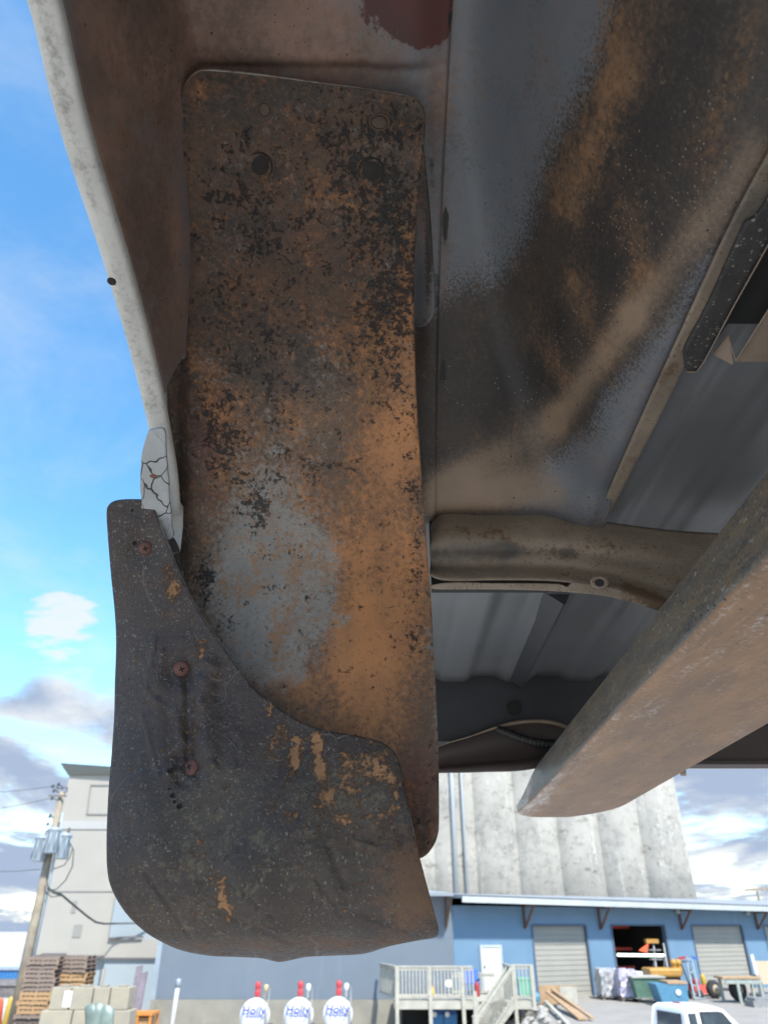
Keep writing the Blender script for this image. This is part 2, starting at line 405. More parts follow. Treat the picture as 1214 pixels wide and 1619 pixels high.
lipc = lerp_curve([.2, .216, .27, .3865, .464, .535, .60, .622, .634], [.4915, .4905, .469, .446, .426, .397, .352, .322, .20])
def zlip(Y):
    Y = np.asarray(Y, float); d = np.abs(Y-.2)+.2
    return lipc(np.clip(d, .2, .634))
def smin(a, b, k):
    h = np.clip(.5+.5*(b-a)/k, 0, 1); return b*(1-h)+a*h-k*h*(1-h)
def smax(a, b, k): return -smin(-a, -b, k)
def wh(x, Y):
    x = np.asarray(x, float); Y = np.asarray(Y, float)
    rr = .25-(Y-.2)**2
    arch = np.where(rr > 0, .16+np.sqrt(np.maximum(rr, 0)), .16-3*np.sqrt(np.maximum(-rr, 0)))
    arch = smax(arch, np.full_like(arch, ZF), .035)
    d = AX-.008-x
    dd = np.maximum(d, 0)
    wall = ZF+2.5*(np.sqrt(dd**2+.034**2)-.034)
    z = smin(arch, wall, .075)
    left = zlip(Y)+.026+4.5*(x-SIDE)
    z = smin(z, left, .045)
    z = z-.008*sstep(.336, .324, Y)*sstep(SIDE+.004, SIDE+.03, x)*sstep(.06, .02, x)               # pressed step across the outer half
    z = z-.0035*sstep(.0555, .053, x)*sstep(-.02, .0, x)              # lapped outer half, its edge is the seam
    z = z+.012*np.exp(-((x-.03)/.012)**2)*np.exp(-((Y-.52)/.05)**2)   # dent by the splash plate
    z = z+.004*np.exp(-(((x-.13)*.8+(Y-.6)*.6)/.02)**2)*np.exp(-((x-.15)**2+(Y-.58)**2)/.006)
    return z
def wh_surf(px, py):
    out = []
    for a, b in zip(np.atleast_1d(px), np.atleast_1d(py)):
        u, dy, dz = ray(a, b)
        t = np.linspace(.1, 1.2, 2200)
        xx, yy, zz = u*t, dy*t, dz*t
        hgt = wh(xx, yy)
        ok = (zz > hgt) & (xx > SIDE-.02) & (xx < AX+.02)
        i = int(np.argmax(ok)) if ok.any() else int(np.argmin(np.abs(zz-hgt)))
        out.append((xx[i], yy[i], CAM.z+zz[i]))
    return np.array(out)

gx = np.unique(np.concatenate([np.linspace(SIDE-.004, -.1, 46), np.linspace(-.1, .03, 40), np.linspace(.03, .07, 42), np.linspace(.07, .17, 50), np.linspace(.17, AX+.004, 60)]))
gy = np.unique(np.concatenate([np.linspace(-.27, .1, 50), np.linspace(.1, .5, 150), np.linspace(.5, .685, 110)]))
XX, YY = np.meshgrid(gx, gy)
ZZ = wh(XX, YY)
W = np.stack([XX.ravel(), YY.ravel(), ZZ.ravel()+CAM.z], 1)
nxx = len(gx); fs = []
for j in range(len(gy)-1):
    for i in range(nxx-1):
        xm, ym = (gx[i]+gx[i+1])/2, (gy[j]+gy[j+1])/2
        if xm < -.08 and ym > .508+.004*math.sin(xm*190)+.003*math.sin(xm*431+1): continue       # the rear edge of the outer half has rusted away
        a = j*nxx+i; fs.append((a, a+nxx, a+nxx+1, a+1))
WH = dict(
 rust=tone_patches([(200, 60, 120, 130, 1.1), (330, 60, 130, 80, .9), (200, 330, 120, 180, 1.1), (235, 500, 70, 110, 1.0), (500, 40, 130, 70, .75), (570, 110, 80, 40, .5), (172, 185, 26, 26, -.8), (690, 190, 18, 120, .6), (700, 420, 12, 160, .5)], wh_surf),
 dark=tone_patches([(860, 660, 1000, 430, 60, .55), (690, 690, 930, 330, 110, .95), (790, 620, 850, 560, 120, .75), (950, 330, 1010, 60, 70, .62), (720, 560, 760, 760, 80, .55), (1080, 40, 1160, 220, 110, .95), (690, 640, 670, 800, 45, .7), (1000, 300, 860, 560, 100, .65), (1120, 120, 1200, 20, 70, .7), (1060, 330, 960, 500, 70, .7), (1120, 250, 1180, 180, 60, .6)], wh_surf),
 orange=tone_patches([(985, 60, 915, 320, 46, .6), (1050, 30, 1010, 120, 36, .42), (905, 440, 960, 570, 34, .5), (1000, 330, 1010, 420, 40, .42), (1150, 120, 1100, 250, 40, .52), (860, 540, 890, 590, 30, .38), (1020, 430, 960, 560, 26, .48), (900, 240, 885, 320, 34, .42), (1180, 60, 20, 60, .4)], wh_surf),
 blk=tone_patches([(1060, 100, 60, 110, .55), (950, 390, 70, 80, .6), (1000, 250, 60, 90, .5), (800, 600, 130, 90, .6), (1150, 90, 50, 90, .5), (880, 500, 70, 60, .5), (1080, 280, 50, 80, .4)], wh_surf),
 tan=tone_patches([(700, 768, 880, 664, 24, .8), (880, 664, 1000, 500, 22, .75), (1000, 500, 1200, 240, 22, .6), (690, 792, 880, 776, 30, .75), (720, 770, 860, 700, 50, .3), (740, 790, 850, 745, 20, .3), (905, 740, 940, 800, 26, -.5)], wh_surf),  # dusty tan, plus the highlight along the flared bend painted in as colour
 primer=tone_patches([(640, 8, 50, 34, 1.1), (665, 50, 30, 22, 1.0), (700, 15, 10, 40, .5)], wh_surf),
 seal=tone_patches([(709, 20, 704, 340, 2.4, .9), (704, 340, 700, 600, 6, .9), (682, 250, 690, 480, 9, .55), (130, 130, 285, 128, 5, .42), (285, 122, 660, 152, 6, .35)], wh_surf),
 speck=tone_patches([(880, 520, 230, 230, 1.0), (1100, 150, 120, 180, 1.0)], wh_surf),
)
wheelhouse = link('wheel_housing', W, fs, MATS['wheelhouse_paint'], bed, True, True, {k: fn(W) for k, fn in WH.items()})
solid(wheelhouse, .0018, 1.0)

def tongue(px, py):
    w_ = wh_surf(px, py); u = w_-np.array(CAM); d = np.linalg.norm(u, axis=1)[:, None]
    return np.array(CAM)+u*(d-.0035)/d
sheet([(664, 236), (670, 236), (676, 290), (681, 350), (685, 420), (688, 470), (687, 492), (680, 508), (668, 516), (655, 512), (652, 470), (655, 360)], tongue, 4, 'seam_tongue', MATS['wheelhouse_paint'], bed, .0012, None,
      {'rust': tone_patches([(672, 290, 16, 90, 1.1), (680, 400, 6, 100, .6)], tongue), 'dark': tone_patches([(680, 360, 7, 120, 1.0), (668, 300, 10, 50, .6), (660, 510, 20, 16, .4)], tongue), 'tan': tone_patches([(672, 500, 20, 20, .35)], tongue)}, 5)
# spot welds along the lapped seam
for py in range(30, 700, 46):
    pt = wh_surf(np.array([716.0]), np.array([float(py)]))[0]; q_ = wh_surf(np.array([724.0]), np.array([float(py)]))[0]; r_ = wh_surf(np.array([716.0]), np.array([py+8.0]))[0]
    pt = Vector(pt); nn = (Vector(q_)-pt).cross(Vector(r_)-pt).normalized()
    if nn.dot(CAM-pt) < 0: nn = -nn
    MB().lathe([(.0042, -.0006), (.0040, .0004), (.0026, .0005), (.0018, .0001), (.0001, .0001)], pt, nn, 14).build('spot_weld', MATS['floor_steel'], wheelhouse, True)

# outer skin with the rolled wheel-arch lip
nY = 150
ys = np.concatenate([[.2-.4345], np.linspace(.2-.43, .63, nY), [.634]])
prof = []
for Yv in ys:
    zl = float(zlip(Yv)); w = .0195 if Yv < .5 else .0195-.0035*float(sstep(.5, .6, Yv))
    sec = [(SIDE-.001, zl+.012), (SIDE, zl+.004), (SIDE-.0012, zl+.0008), (SIDE-.0035, zl-.0002), (SIDE-w*.55, zl-.0022), (SIDE-w*.85, zl-.0016), (SIDE-w*.97, zl+.0008), (SIDE-w, zl+.005), (SIDE-w, zl+.05)]
    prof.append([Vector((a, Yv, CAM.z+b)) for a, b in sec])
vs = [p for r in prof for p in r]; k = len(prof[0])
fs = [(j*k+i, j*k+i+1, (j+1)*k+i+1, (j+1)*k+i) for j in range(len(prof)-1) for i in range(k-1)]
lipsurf = lambda px, py: np.array([tuple(PX(float(a), float(b), SIDE-.01)) for a, b in zip(px, py)])
lip_attr = tone_patches([(75, 30, 8, 90, .6), (110, 180, 10, 60, .35), (150, 300, 8, 50, .35), (172, 450, 9, 50, .4), (215, 520, 12, 60, .25), (130, 250, 170, 400, 4, .3), (235, 640, 12, 40, .3)], lipsurf)
lip = link('wheel_arch_lip', vs, fs, MATS['white_paint'], bed, True, True, {'dirt': lip_attr(np.array([tuple(v) for v in vs]))})
h = MB().lathe([(.0026, 0), (.0034, -.0004), (.0034, -.0012), (.0022, -.0013)], PX(177, 445, SIDE-.0105)+Vector((0, 0, .0008)), (0, .1, 1), 16)
h.build('lip_hole_rim', MATS['bolt_dark'], lip, True)
# the side panel above and behind the arch
sk = MB(); top = CAM.z+.78
yb = [-.9]+[float(y) for y in ys]+[1.27]
zb = [.25]+[float(zlip(y))+.05 for y in ys]+[.25]
zb[1] = zb[1]; 
vsk = []
for y, z in zip(yb, zb): vsk += [Vector((SIDE-.0195, y, CAM.z+z)), Vector((SIDE-.012, y, CAM.z+.6)), Vector((SIDE+.01, y, top)), Vector((SIDE+.05, y, top+.006))]
fsk = [(i*4+q, i*4+q+1, i*4+q+5, i*4+q+4) for i in range(len(yb)-1) for q in range(3)]
o = link('side_panel', vsk, fsk, MATS['body_paint'], bed, True); solid(o, .0012, 1.0)
MB().box(SIDE+.02, -.9, CAM.z+ZF+.004, SIDE+.024, -.29, top-.02).build('inner_side_panel', MATS['body_paint'], bed)

# cracked filler over the lower lip
fil = [(234, 684), (240, 680), (250, 678), (259, 679), (262, 690), (263, 720), (264, 728), (266, 752), (267, 760), (268, 790), (271, 812), (272, 835), (275, 847), (268, 853), (258, 850), (246, 836), (232, 832), (225, 812), (224, 790), (222, 770), (223, 740), (225, 716)]
fy = lerp_curve([660, 690, 740, 800, 870], [.490, .506, .532, .568, .602])
fs_ = surfY(lambda px, py: fy(py)-.004)
sheet(fil, fs_, 2.5, 'filler_patch', MATS['filler'], bed, .003, attrs=dict(
    crack=tone_patches([(246, 740, 30, 40, 1.0), (252, 800, 30, 60, 1.2)], fs_), fine=tone_patches([(262, 832, 16, 18, 1.0)], fs_), rust=tone_patches([(243, 753, 7, 4, 1.0)], fs_)))

# splash plate bolted up in the arch, hanging behind the tyre
PLy = lerp_curve([95, 140, 250, 350, 460, 560, 700, 800, 870, 950, 1050, 1400], [.310, .335, .382, .427, .469, .506, .570, .613, .638, .650, .653, .655])
def plate_y(px, py):
    y = PLy(py)
    y = y+.006*np.exp(-((px-280)/14.0)**2)*sstep(200, 400, py)          # edges bow away a little
    y = y+.0025*np.sin(px*.016+py*.004)+.002*np.sin(py*.013+1)
    for (bx, by, br, bd) in ((411, 263, 30, .0035), (587, 271, 30, .0035), (480, 560, 120, -.004), (640, 160, 40, .004), (560, 1000, 90, -.003)):
        y = y+bd*np.exp(-((px-bx)**2+(py-by)**2)/br**2)
    return y
psurf = surfY(plate_y)
plate_out = [(300, 124), (312, 115), (330, 112), (400, 118), (500, 131), (580, 141), (630, 149), (655, 155), (668, 168), (673, 186), (671, 220), (665, 280), (659, 340), (655, 420), (655, 520), (658, 620), (664, 720), (670, 800), (676, 880), (682, 960), (686, 1040), (690, 1120), (693, 1200), (694, 1290), (692, 1320), (682, 1342), (664, 1357), (620, 1362), (500, 1362), (380, 1362), (318, 1355), (300, 1320), (290, 1200), (284, 1000), (278, 850), (268, 700), (265, 620), (268, 560), (274, 440), (281, 330), (284, 240), (285, 160), (291, 138)]
plate_st = dict(
 red=tone_patches([(310, 560, 36, 160, .8), (330, 700, 40, 120, .6), (320, 200, 40, 60, .5), (560, 1320, 160, 60, .5), (660, 1250, 40, 90, .5)], psurf),
 orange=tone_patches([(560, 1000, 640, 900, 80, .7), (590, 830, 620, 760, 60, .55), (560, 1150, 600, 1040, 90, .65), (480, 800, 60, 60, .35), (620, 640, 50, 120, .5), (655, 460, 26, 160, .5), (470, 1080, 420, 1060, 30, .65), (640, 700, 60, 60, .45), (520, 880, 30, 25, .5), (540, 310, 60, 50, .25), (310, 140, 18, 20, .4), (345, 640, 40, 130, .3), (660, 1280, 30, 60, .1), (600, 1060, 40, 100, .25), (580, 560, 60, 80, .35), (440, 700, 80, 80, .3)], psurf),
 grey=tone_patches([(430, 900, 390, 1010, 80, .82), (450, 1010, 490, 900, 44, .62), (430, 820, 50, 60, .3), (400, 860, 420, 790, 44, .5), (545, 980, 16, 14, .7), (470, 850, 500, 870, 30, .45), (350, 900, 40, 60, .4), (505, 960, 20, 60, .5), (690, 1100, 7, 120, .5), (440, 1060, 40, 24, .5), (420, 720, 70, 60, .28), (560, 1010, 30, 40, -.35), (600, 1000, 40, 300, -.5), (460, 640, 90, 90, .12)], psurf),
 dark=tone_patches([(300, 420, 50, 260, .75), (370, 300, 130, 230, .8), (590, 300, 110, 190, .75), (470, 400, 140, 160, .45), (410, 540, 80, 140, .5), (560, 470, 100, 90, .4), (350, 1300, 200, 60, .4), (300, 480, 30, 200, .35), (480, 180, 200, 80, .55), (660, 1320, 40, 60, .6), (590, 570, 80, 80, .35), (280, 700, 16, 300, .4), (285, 900, 22, 160, .5), (480, 430, 120, 120, .35)], psurf),  # grime, plus the shade high in the arch put into the colour
 black=tone_patches([(610, 330, 70, 120, .3), (400, 800, 22, 40, .5), (355, 700, 30, 60, .42), (600, 520, 60, 70, .28), (640, 420, 40, 90, .32), (520, 740, 44, 16, .4), (325, 920, 18, 44, .55), (350, 1000, 26, 30, .35), (390, 450, 100, 130, .22), (640, 660, 30, 60, .26), (658, 860, 14, 90, .36), (600, 600, 50, 50, .2), (540, 240, 90, 80, .22), (440, 760, 60, 60, .16), (645, 760, 25, 50, .25), (420, 620, 60, 60, .16), (330, 650, 20, 60, .2), (690, 1220, 12, 18, .4), (652, 1020, 12, 50, .25), (400, 300, 60, 60, .22)], psurf),
)
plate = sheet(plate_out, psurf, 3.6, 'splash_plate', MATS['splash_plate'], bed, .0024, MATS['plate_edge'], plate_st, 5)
def on(surf, px, py, lift=0.0):
    p = Vector(surf(np.array([float(px)]), np.array([float(py)]))[0]); a = Vector(surf(np.array([px+2.0]), np.array([float(py)]))[0]); b = Vector(surf(np.array([float(px)]), np.array([py-2.0]))[0])
    n = (a-p).cross(b-p).normalized()
    if n.dot(CAM-p) < 0: n = -n
    return p+n*lift, n
for (bx, by, r_) in ((411, 263, .0124), (587, 271, .0126)):
    p, n = on(psurf, bx, by)
    bo = MB().lathe([(r_, -.001), (r_, .0016), (r_*.93, .0028), (r_*.84, .0022), (r_*.80, .0012), (r_*.5, .0014), (.0004, .0018)], p, n, 36).build('bolt_cap', MATS['bolt_dark'], plate, True)
for (bx, by, rx) in ((418, 173, 1.0), (600, 193, 1.35)):
    p, n = on(psurf, bx, by)
    g = MB().lathe([(.0068, -.001), (.0068, .0006), (.0062, .0008), (.0056, .0005), (.0054, .0001), (.0002, .0001)], (0, 0, 0), n, 30)
    g.v = [p+Vector((v.x*rx, v.y, v.z)) for v in g.v]
    g = g.build('rivet_hole', MATS['rivet_brown'], plate, True)
    e = MB().lathe([(.0051, .0), (.0050, .0009), (.0034, .0013), (.0002, .0014)], (0, 0, 0), n, 24); e.v = [p+Vector((v.x*rx, v.y, v.z)) for v in e.v]
    e.build('rivet', MATS['rivet_brown'], g, True)

# mud flap of thick rubber screwed on in front of it
FLy = lerp_curve([780, 850, 900, 980, 1060, 1140, 1214, 1300, 1380, 1440, 1490, 1530], [.560, .578, .590, .603, .611, .613, .611, .606, .604, .616, .645, .700])
rng = np.random.RandomState(4)
dimp = [(rng.uniform(200, 400), rng.uniform(1000, 1250), rng.uniform(4, 9), rng.uniform(-.0026, .0018)) for _ in range(80)]
def flap_y(px, py):
    y = FLy(py)
    y = y+.022*(np.clip((262-px)/90, 0, 2))**2*sstep(860, 1000, py)
    y = y-.020*np.clip((px-430)/260, 0, 1)**2*sstep(1100, 1300, py)
    y = y+.010*np.clip((px-610)/80, 0, 1)**2
    # groove between the two lower screws, ridge on its right
    gxc = 297+.03*(py-1060)
    g = sstep(1040, 1075, py)*sstep(1240, 1205, py)
    y = y+.0042*np.exp(-((px-gxc)/8.0)**2)*g-.0026*np.exp(-((px-gxc-26)/17.0)**2)*g+.002*np.exp(-((px-gxc+26)/18.0)**2)*g
    for (sx, sy) in ((287, 1057), (304, 1214), (231, 867)):
        y = y+.0036*np.exp(-((px-sx)**2+(py-sy)**2)/24.0**2)-.0012*np.exp(-((np.sqrt((px-sx)**2+(py-sy)**2)-40)/16.0)**2)
    for (a, b, r_, d) in dimp: y = y+d*np.exp(-((px-a)**2+(py-b)**2)/r_**2)*np.exp(-((px-305)/80.0)**2)*1.4
    # knife dents, the pinch at the lower edge
    y = y-.004*np.exp(-((px-441)/22.0)**2)*sstep(1440, 1515, py)
    y = y+.0042*np.sin(px*.021+py*.006)*sstep(1150, 1350, py)+.0020*np.sin(px*.05-py*.02)*sstep(1300, 1450, py)+.0012*np.sin(px*.033+2)*np.sin(py*.03)
    for (a, b, c, d, w, h_) in ((470, 1320, 500, 1270, 3.0, -.0007), (360, 1390, 430, 1450, 4, .0008), (230, 1380, 300, 1480, 3.5, .0009), (520, 1340, 545, 1400, 6, .0012), (560, 1330, 600, 1340, 4, -.0008), (245, 1010, 232, 1090, 2.8, -.0007), (225, 1130, 252, 1230, 2.6, -.0006), (340, 1440, 460, 1490, 4, .0009), (560, 1440, 640, 1470, 5, .001), (500, 1390, 540, 1450, 5, .0012), (430, 1280, 470, 1190, 2.6, -.0006)):
        L2 = (c-a)**2+(d-b)**2; t = np.clip(((px-a)*(c-a)+(py-b)*(d-b))/L2, 0, 1)
        y = y+2.0*h_*np.exp(-(((px-a-t*(c-a))**2+(py-b-t*(d-b))**2))/w**2)
    return y
fsurf = surfY(flap_y)
flap_out = [(184, 791), (172, 799), (169, 812), (171, 850), (176, 910), (182, 970), (184, 1020), (182, 1080), (181, 1130), (177, 1190), (172, 1250), (169, 1320), (170, 1375), (178, 1408), (198, 1442), (222, 1467), (246, 1484), (285, 1502), (330, 1511), (375, 1513), (412, 1515), (430, 1519), (442, 1521), (456, 1519), (485, 1513), (525, 1511), (575, 1508), (612, 1497), (655, 1488), (684, 1483), (692, 1478), (693, 1466), (686, 1440), (672, 1388), (655, 1322), (643, 1262), (634, 1213), (624, 1190), (608, 1176), (588, 1168), (545, 1160), (505, 1152), (468, 1137), (430, 1112), (400, 1086), (370, 1047), (340, 1005), (312, 962), (290, 918), (270, 872), (254, 832), (244, 803), (233, 791), (210, 789)]
flap_st = dict(
 orange=tone_patches([(262, 905, 272, 945, 10, .5), (280, 930, 12, 14, .4), (470, 1170, 466, 1210, 9, .75), (500, 1165, 507, 1225, 9, .95), (308, 1110, 304, 1180, 9, .42), (463, 1290, 9, 10, .62), (315, 1325, 10, 14, .55), (345, 1390, 360, 1440, 14, .45), (560, 1250, 14, 14, .45), (545, 1195, 14, 20, .42), (425, 1120, 12, 14, .4), (620, 1230, 630, 1290, 9, .5), (600, 1210, 30, 22, .4), (560, 1300, 40, 30, .28), (320, 1030, 8, 20, .42), (610, 1300, 18, 40, .25), (510, 1270, 20, 30, .3), (590, 1200, 40, 30, .28), (540, 1240, 60, 50, .2), (440, 1180, 40, 60, .15), (300, 1440, 100, 40, .12)], fsurf),
 brown=tone_patches([(640, 1430, 60, 70, .55), (520, 1490, 200, 26, .42), (660, 1380, 30, 60, .5), (580, 1350, 60, 50, .2), (300, 1500, 120, 25, .25), (600, 1280, 40, 80, .2)], fsurf),
 dust=tone_patches([(300, 1330, 120, 100, .35), (540, 1250, 90, 70, .35), (440, 1400, 160, 80, .45), (350, 1270, 80, 60, .45), (560, 1280, 70, 90, .4), (300, 1480, 140, 40, .45), (220, 1000, 30, 200, .2)], fsurf),
)
flap = sheet(flap_out, fsurf, 3.4, 'mud_flap', MATS['rubber'], bed, .0042, MATS['rubber_edge'], flap_st, 6)
for (sx, sy, r_, tilt) in ((231, 867, .0062, (.9, -.15)), (287.5, 1057, .0070, (.1, -.05)), (304, 1215, .0073, (.22, .0))):
    p, n = on(fsurf, sx, sy, .0012)
    n = (n+Vector((tilt[0]*.5, 0, tilt[1]))).normalized()
    s_ = MB().lathe([(r_, -.0016), (r_, .0006), (r_*.93, .0016), (r_*.72, .0026), (r_*.4, .0031), (.0002, .0033)], p, n, 28).build('screw', MATS['screw_rust'], flap, True)
    r1 = n.cross(Vector((0, 0, 1))).normalized(); u1 = n.cross(r1); x_ = MB()
    for a in (.5, .5+math.pi/2):
        d = r1*math.cos(a)+u1*math.sin(a); q = p+n*.0031
        x_.bar(q-d*r_*.38, q+d*r_*.38, .0011, .0006, n)
    x_.build('cross_slot', MATS['screw_slot'], s_)
for (sx, sy, r_) in ((213, 859, 4), (269, 1219, 5), (273, 1258, 4.4), (284, 1275, 4.8), (276, 1268, 3), (209, 807, 2.6), (268, 1248, 2.0)):
    p, n = on(fsurf, sx, sy, .0002); r3 = r_*.00036
    MB().lathe([(r3*1.3, -.0004), (r3*1.25, .0005), (r3*.95, .0006), (r3*.85, .00015), (.0001, .0001)], p, n, 14).build('screw_hole', MATS['screw_slot'], flap, True)

# torn seam sealer between filler and flap
sheet([(256, 850), (272, 850), (283, 870), (285, 890), (296, 925), (290, 930), (275, 900), (262, 872)], surfY(lambda px, py: .604+.0004*(py-850)), 2.5, 'torn_sealer', MATS['black_sealer'], bed, .003)

# bed floor: long pressed ribs along the bed
def floor_z(x, Y=0):
    x = np.asarray(x, float)
    p = np.mod(x-.02, .115)/.115
    return ZF+.011*(sstep(.08, .28, p)-sstep(.58, .78, p))
fx = np.arange(SIDE+.01, 1.46, .0058); fyv = np.concatenate([[-.9, -.6, -.35], np.arange(-.28, .70, .045), np.arange(.72, 1.27, .04), [1.30]])
XX, YY = np.meshgrid(fx, fyv); ZZ = floor_z(XX)
W = np.stack([XX.ravel(), YY.ravel(), ZZ.ravel()+CAM.z], 1); n_ = len(fx); fs = []
for j in range(len(fyv)-1):
    for i in range(n_-1):
        xm, ym = (fx[i]+fx[i+1])/2, (fyv[j]+fyv[j+1])/2
        if xm < AX+.002 and -.255 < ym < .675: continue
        a = j*n_+i; fs.append((a, a+n_, a+n_+1, a+1))
flr = link('bed_floor', W, fs, MATS['floor_steel'], bed, True, True, {'rust': tone_patches([(1120, 800, 8, 10, 1.2), (740, 1060, 60, 20, .5)], surfZ(ZF))(W)})
solid(flr, .0012, 1.0)
# front and far side walls of the box, off to the right and above
w = MB(); w.box(SIDE+.02, -.93, CAM.z+ZF-.05, 1.46, -.905, top-.03); w.build('front_panel', MATS['body_paint'], bed)
w = MB(); w.box(1.464, -.9, CAM.z+.25, 1.50, 1.27, top); w.build('side_panel', MATS['body_paint'], bed)

# rib seam under the floor
q = MB(); a, b = PZ(888, 940, ZF-.002), PZ(822, 1077, ZF-.002)
d = (b-a); q.hexa([a+Vector((0, 0, -.014)), b+Vector((0, 0, -.012)), b+Vector((.003, 0, -.012)), a+Vector((.003, 0, -.014))], [a+Vector((-.024, 0, .004)), b+Vector((-.024, 0, .004)), b+Vector((.012, 0, .004)), a+Vector((.012, 0, .004))])
q.build('floor_rib', MATS['sill_steel'], bed)

# cross member with its slotted lower flange
def crossmember():
    topc = lerp_curve([680, 690, 760, 850, 905, 960, 1010, 1050, 1120, 1300], [822, 814, 812, 811, 816, 825, 832, 837, 842, 846])
    botc = lerp_curve([680, 700, 780, 880, 920, 960, 1000, 1035, 1100, 1300], [912, 915, 915, 917, 921, 927, 938, 950, 972, 990])
    lowc = lerp_curve([680, 700, 780, 880, 920, 960, 1000, 1035, 1100, 1300], [925, 922, 922, 923, 925, 931, 942, 954, 976, 994])
    lob = lerp_curve([680, 700, 780, 880, 920, 960, 1000, 1035, 1100, 1300], [932, 932, 932, 935, 938, 943, 953, 964, 985, 1004])
    px = np.concatenate([np.linspace(681, 700, 10), np.linspace(704, 1130, 100), np.linspace(1140, 1300, 10)])
    T = np.linspace(0, 1, 26); yq = lerp_curve([0, .22, .42, .55, .68, .80, .9, 1], [.672, .657, .653, .657, .666, .669, .660, .652])
    vs = []; 
    for x in px:
        a, b = float(topc(x)), float(botc(x))
        if x < 700: r_ = math.sqrt(max(0, 1-((700-x)/19.0)**2)); m = (a+b)/2; a = m-(m-a)*(.80+.2*r_); b = m+(b-m)*(.86+.14*r_)
        for t in T:
            v = PY(x, a+(b-a)*t, float(yq(t))); vs.append(v)
    k = len(T); fs = [(j*k+i, j*k+i+1, (j+1)*k+i+1, (j+1)*k+i) for j in range(len(px)-1) for i in range(k-1)]
    # lower flange, joined to the upper part right of the slot
    n0 = len(vs); T2 = np.linspace(0, 1, 6)
    for x in px:
        a = float(lowc(x)); b = float(lob(x)); c0 = float(botc(x))
        s = float(sstep(896, 905, x)); a = a*(1-s)+c0*s
        hole = math.exp(-((x-897)/7.0)**2)*5; a = a+hole*(1-s)
        if x < 700: r_ = math.sqrt(max(0, 1-((700-x)/19.0)**2)); m = (a+b)/2; a = m-(m-a)*(.5+.5*r_); b = m+(b-m)*(.5+.5*r_)
        for t in T2: vs.append(PY(x, a+(b-a)*t, .650+.004*t if x > 905 else .651+.003*t))
    k2 = len(T2); fs += [(n0+j*k2+i, n0+j*k2+i+1, n0+(j+1)*k2+i+1, n0+(j+1)*k2+i) for j in range(len(px)-1) for i in range(k2-1)]
    Wc = np.array([tuple(v) for v in vs]); ss = surfY(lambda px, py: np.full(np.shape(px), .655))
    at = dict(rust=tone_patches([(780, 865, 900, 880, 18, .5), (1000, 930, 1050, 960, 22, 1.0), (760, 840, 60, 14, .5), (910, 905, 40, 14, .5), (960, 860, 60, 40, .4)], ss)(Wc),
              dark=tone_patches([(684, 884, 800, 876, 20, 1.1), (800, 878, 900, 880, 16, .75), (900, 880, 1100, 900, 14, .4), (1000, 925, 30, 10, .4)], ss)(Wc))
    o = link('cross_member', vs, fs, MATS['brace_steel'], bed, True, True, at); solid(o, .0018, -1)
    return o
cm = crossmember()
p = PY(947, 921, .6475); n = Vector((0, -1, -.35)).normalized()
g = MB().lathe([(.0085, -.001), (.0082, .0012), (.0055, .0018), (.0042, .0012), (.0040, -.004), (.0001, -.004)], (0, 0, 0), n, 26)
g.v = [p+Vector((v.x*1.15, v.y, v.z*.8)) for v in g.v]; g.build('drain_hole', MATS['brace_steel'], cm, True)
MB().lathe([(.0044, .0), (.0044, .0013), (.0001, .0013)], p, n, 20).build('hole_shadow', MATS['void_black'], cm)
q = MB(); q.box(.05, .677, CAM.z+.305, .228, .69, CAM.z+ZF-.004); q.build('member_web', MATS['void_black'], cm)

# flange where the wheel housing meets the floor, with a strip of black sealer
sheet([(1320, 60), (1212, 248), (1149, 366), (1080, 516), (1015, 657), (951, 803), (949, 815), (955, 822), (975, 790), (1034, 676), (1076, 592), (1092, 560), (1200, 360), (1340, 120)], surfZ(ZF-.008), 4, 'housing_flange', MATS['brace_steel'], bed, .0022, None,
      dict(rust=tone_patches([(1060, 590, 20, 40, .5), (1000, 720, 20, 40, .3)], surfZ(ZF-.008)), dark=tone_patches([(1180, 340, 60, 100, .5), (1050, 600, 20, 60, .2)], surfZ(ZF-.008))), 4)
st = sheet([(1080, 560), (1085, 586), (1100, 587), (1112, 570), (1160, 480), (1214, 384), (1320, 200), (1300, 170), (1205, 330), (1184, 350), (1172, 366), (1120, 480), (1090, 536)], surfZ(ZF-.0125), 4, 'sealer_strip', MATS['black_sealer'], bed, .003, None, None, 3)
q = MB(); q.tube([PZ(x, y, ZF-.0135) for x, y in ((1086, 588), (1101, 588), (1113, 571), (1161, 481), (1215, 385), (1321, 201))], .0006, 6); q.build('sealer_edge', MATS['tan_edge'], st, True)

# second cross member at the right edge of the view, a flat black sheet painting in its dark inside
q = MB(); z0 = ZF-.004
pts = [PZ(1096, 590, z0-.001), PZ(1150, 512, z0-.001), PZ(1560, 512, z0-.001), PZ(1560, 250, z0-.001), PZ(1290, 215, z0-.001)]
q.prism(pts, (0, 0, 0), (0, 0, .003)); q.build('void_shade_sheet', MATS['void_black'], bed)
q = MB()
A_, B_, C_, D_ = PY(1138, 517, .378), PY(1163, 571, .400), PY(1214, 490, .350), PY(1300, 350, .285)
E_, F_ = PY(1600, 573, .400), PY(1600, 350, .285)
q.prism([B_, E_, F_, D_, C_], (0, 0, 0), (0, .002, .001)); 
q.prism([PY(1150, 530, .3895), B_+Vector((0, .004, .001)), PY(1156, 558, .409), PY(1128, 559, .4085)], (0, 0, 0), (0, .002, .001))
o = q.build('cross_member', MATS['tan_edge'], bed); o['label'] = 'hat-shaped cross member end at the right edge'
at = o.data.attributes.new('rust', 'FLOAT', 'POINT'); at.data.foreach_set('value', [.3]*len(o.data.vertices))
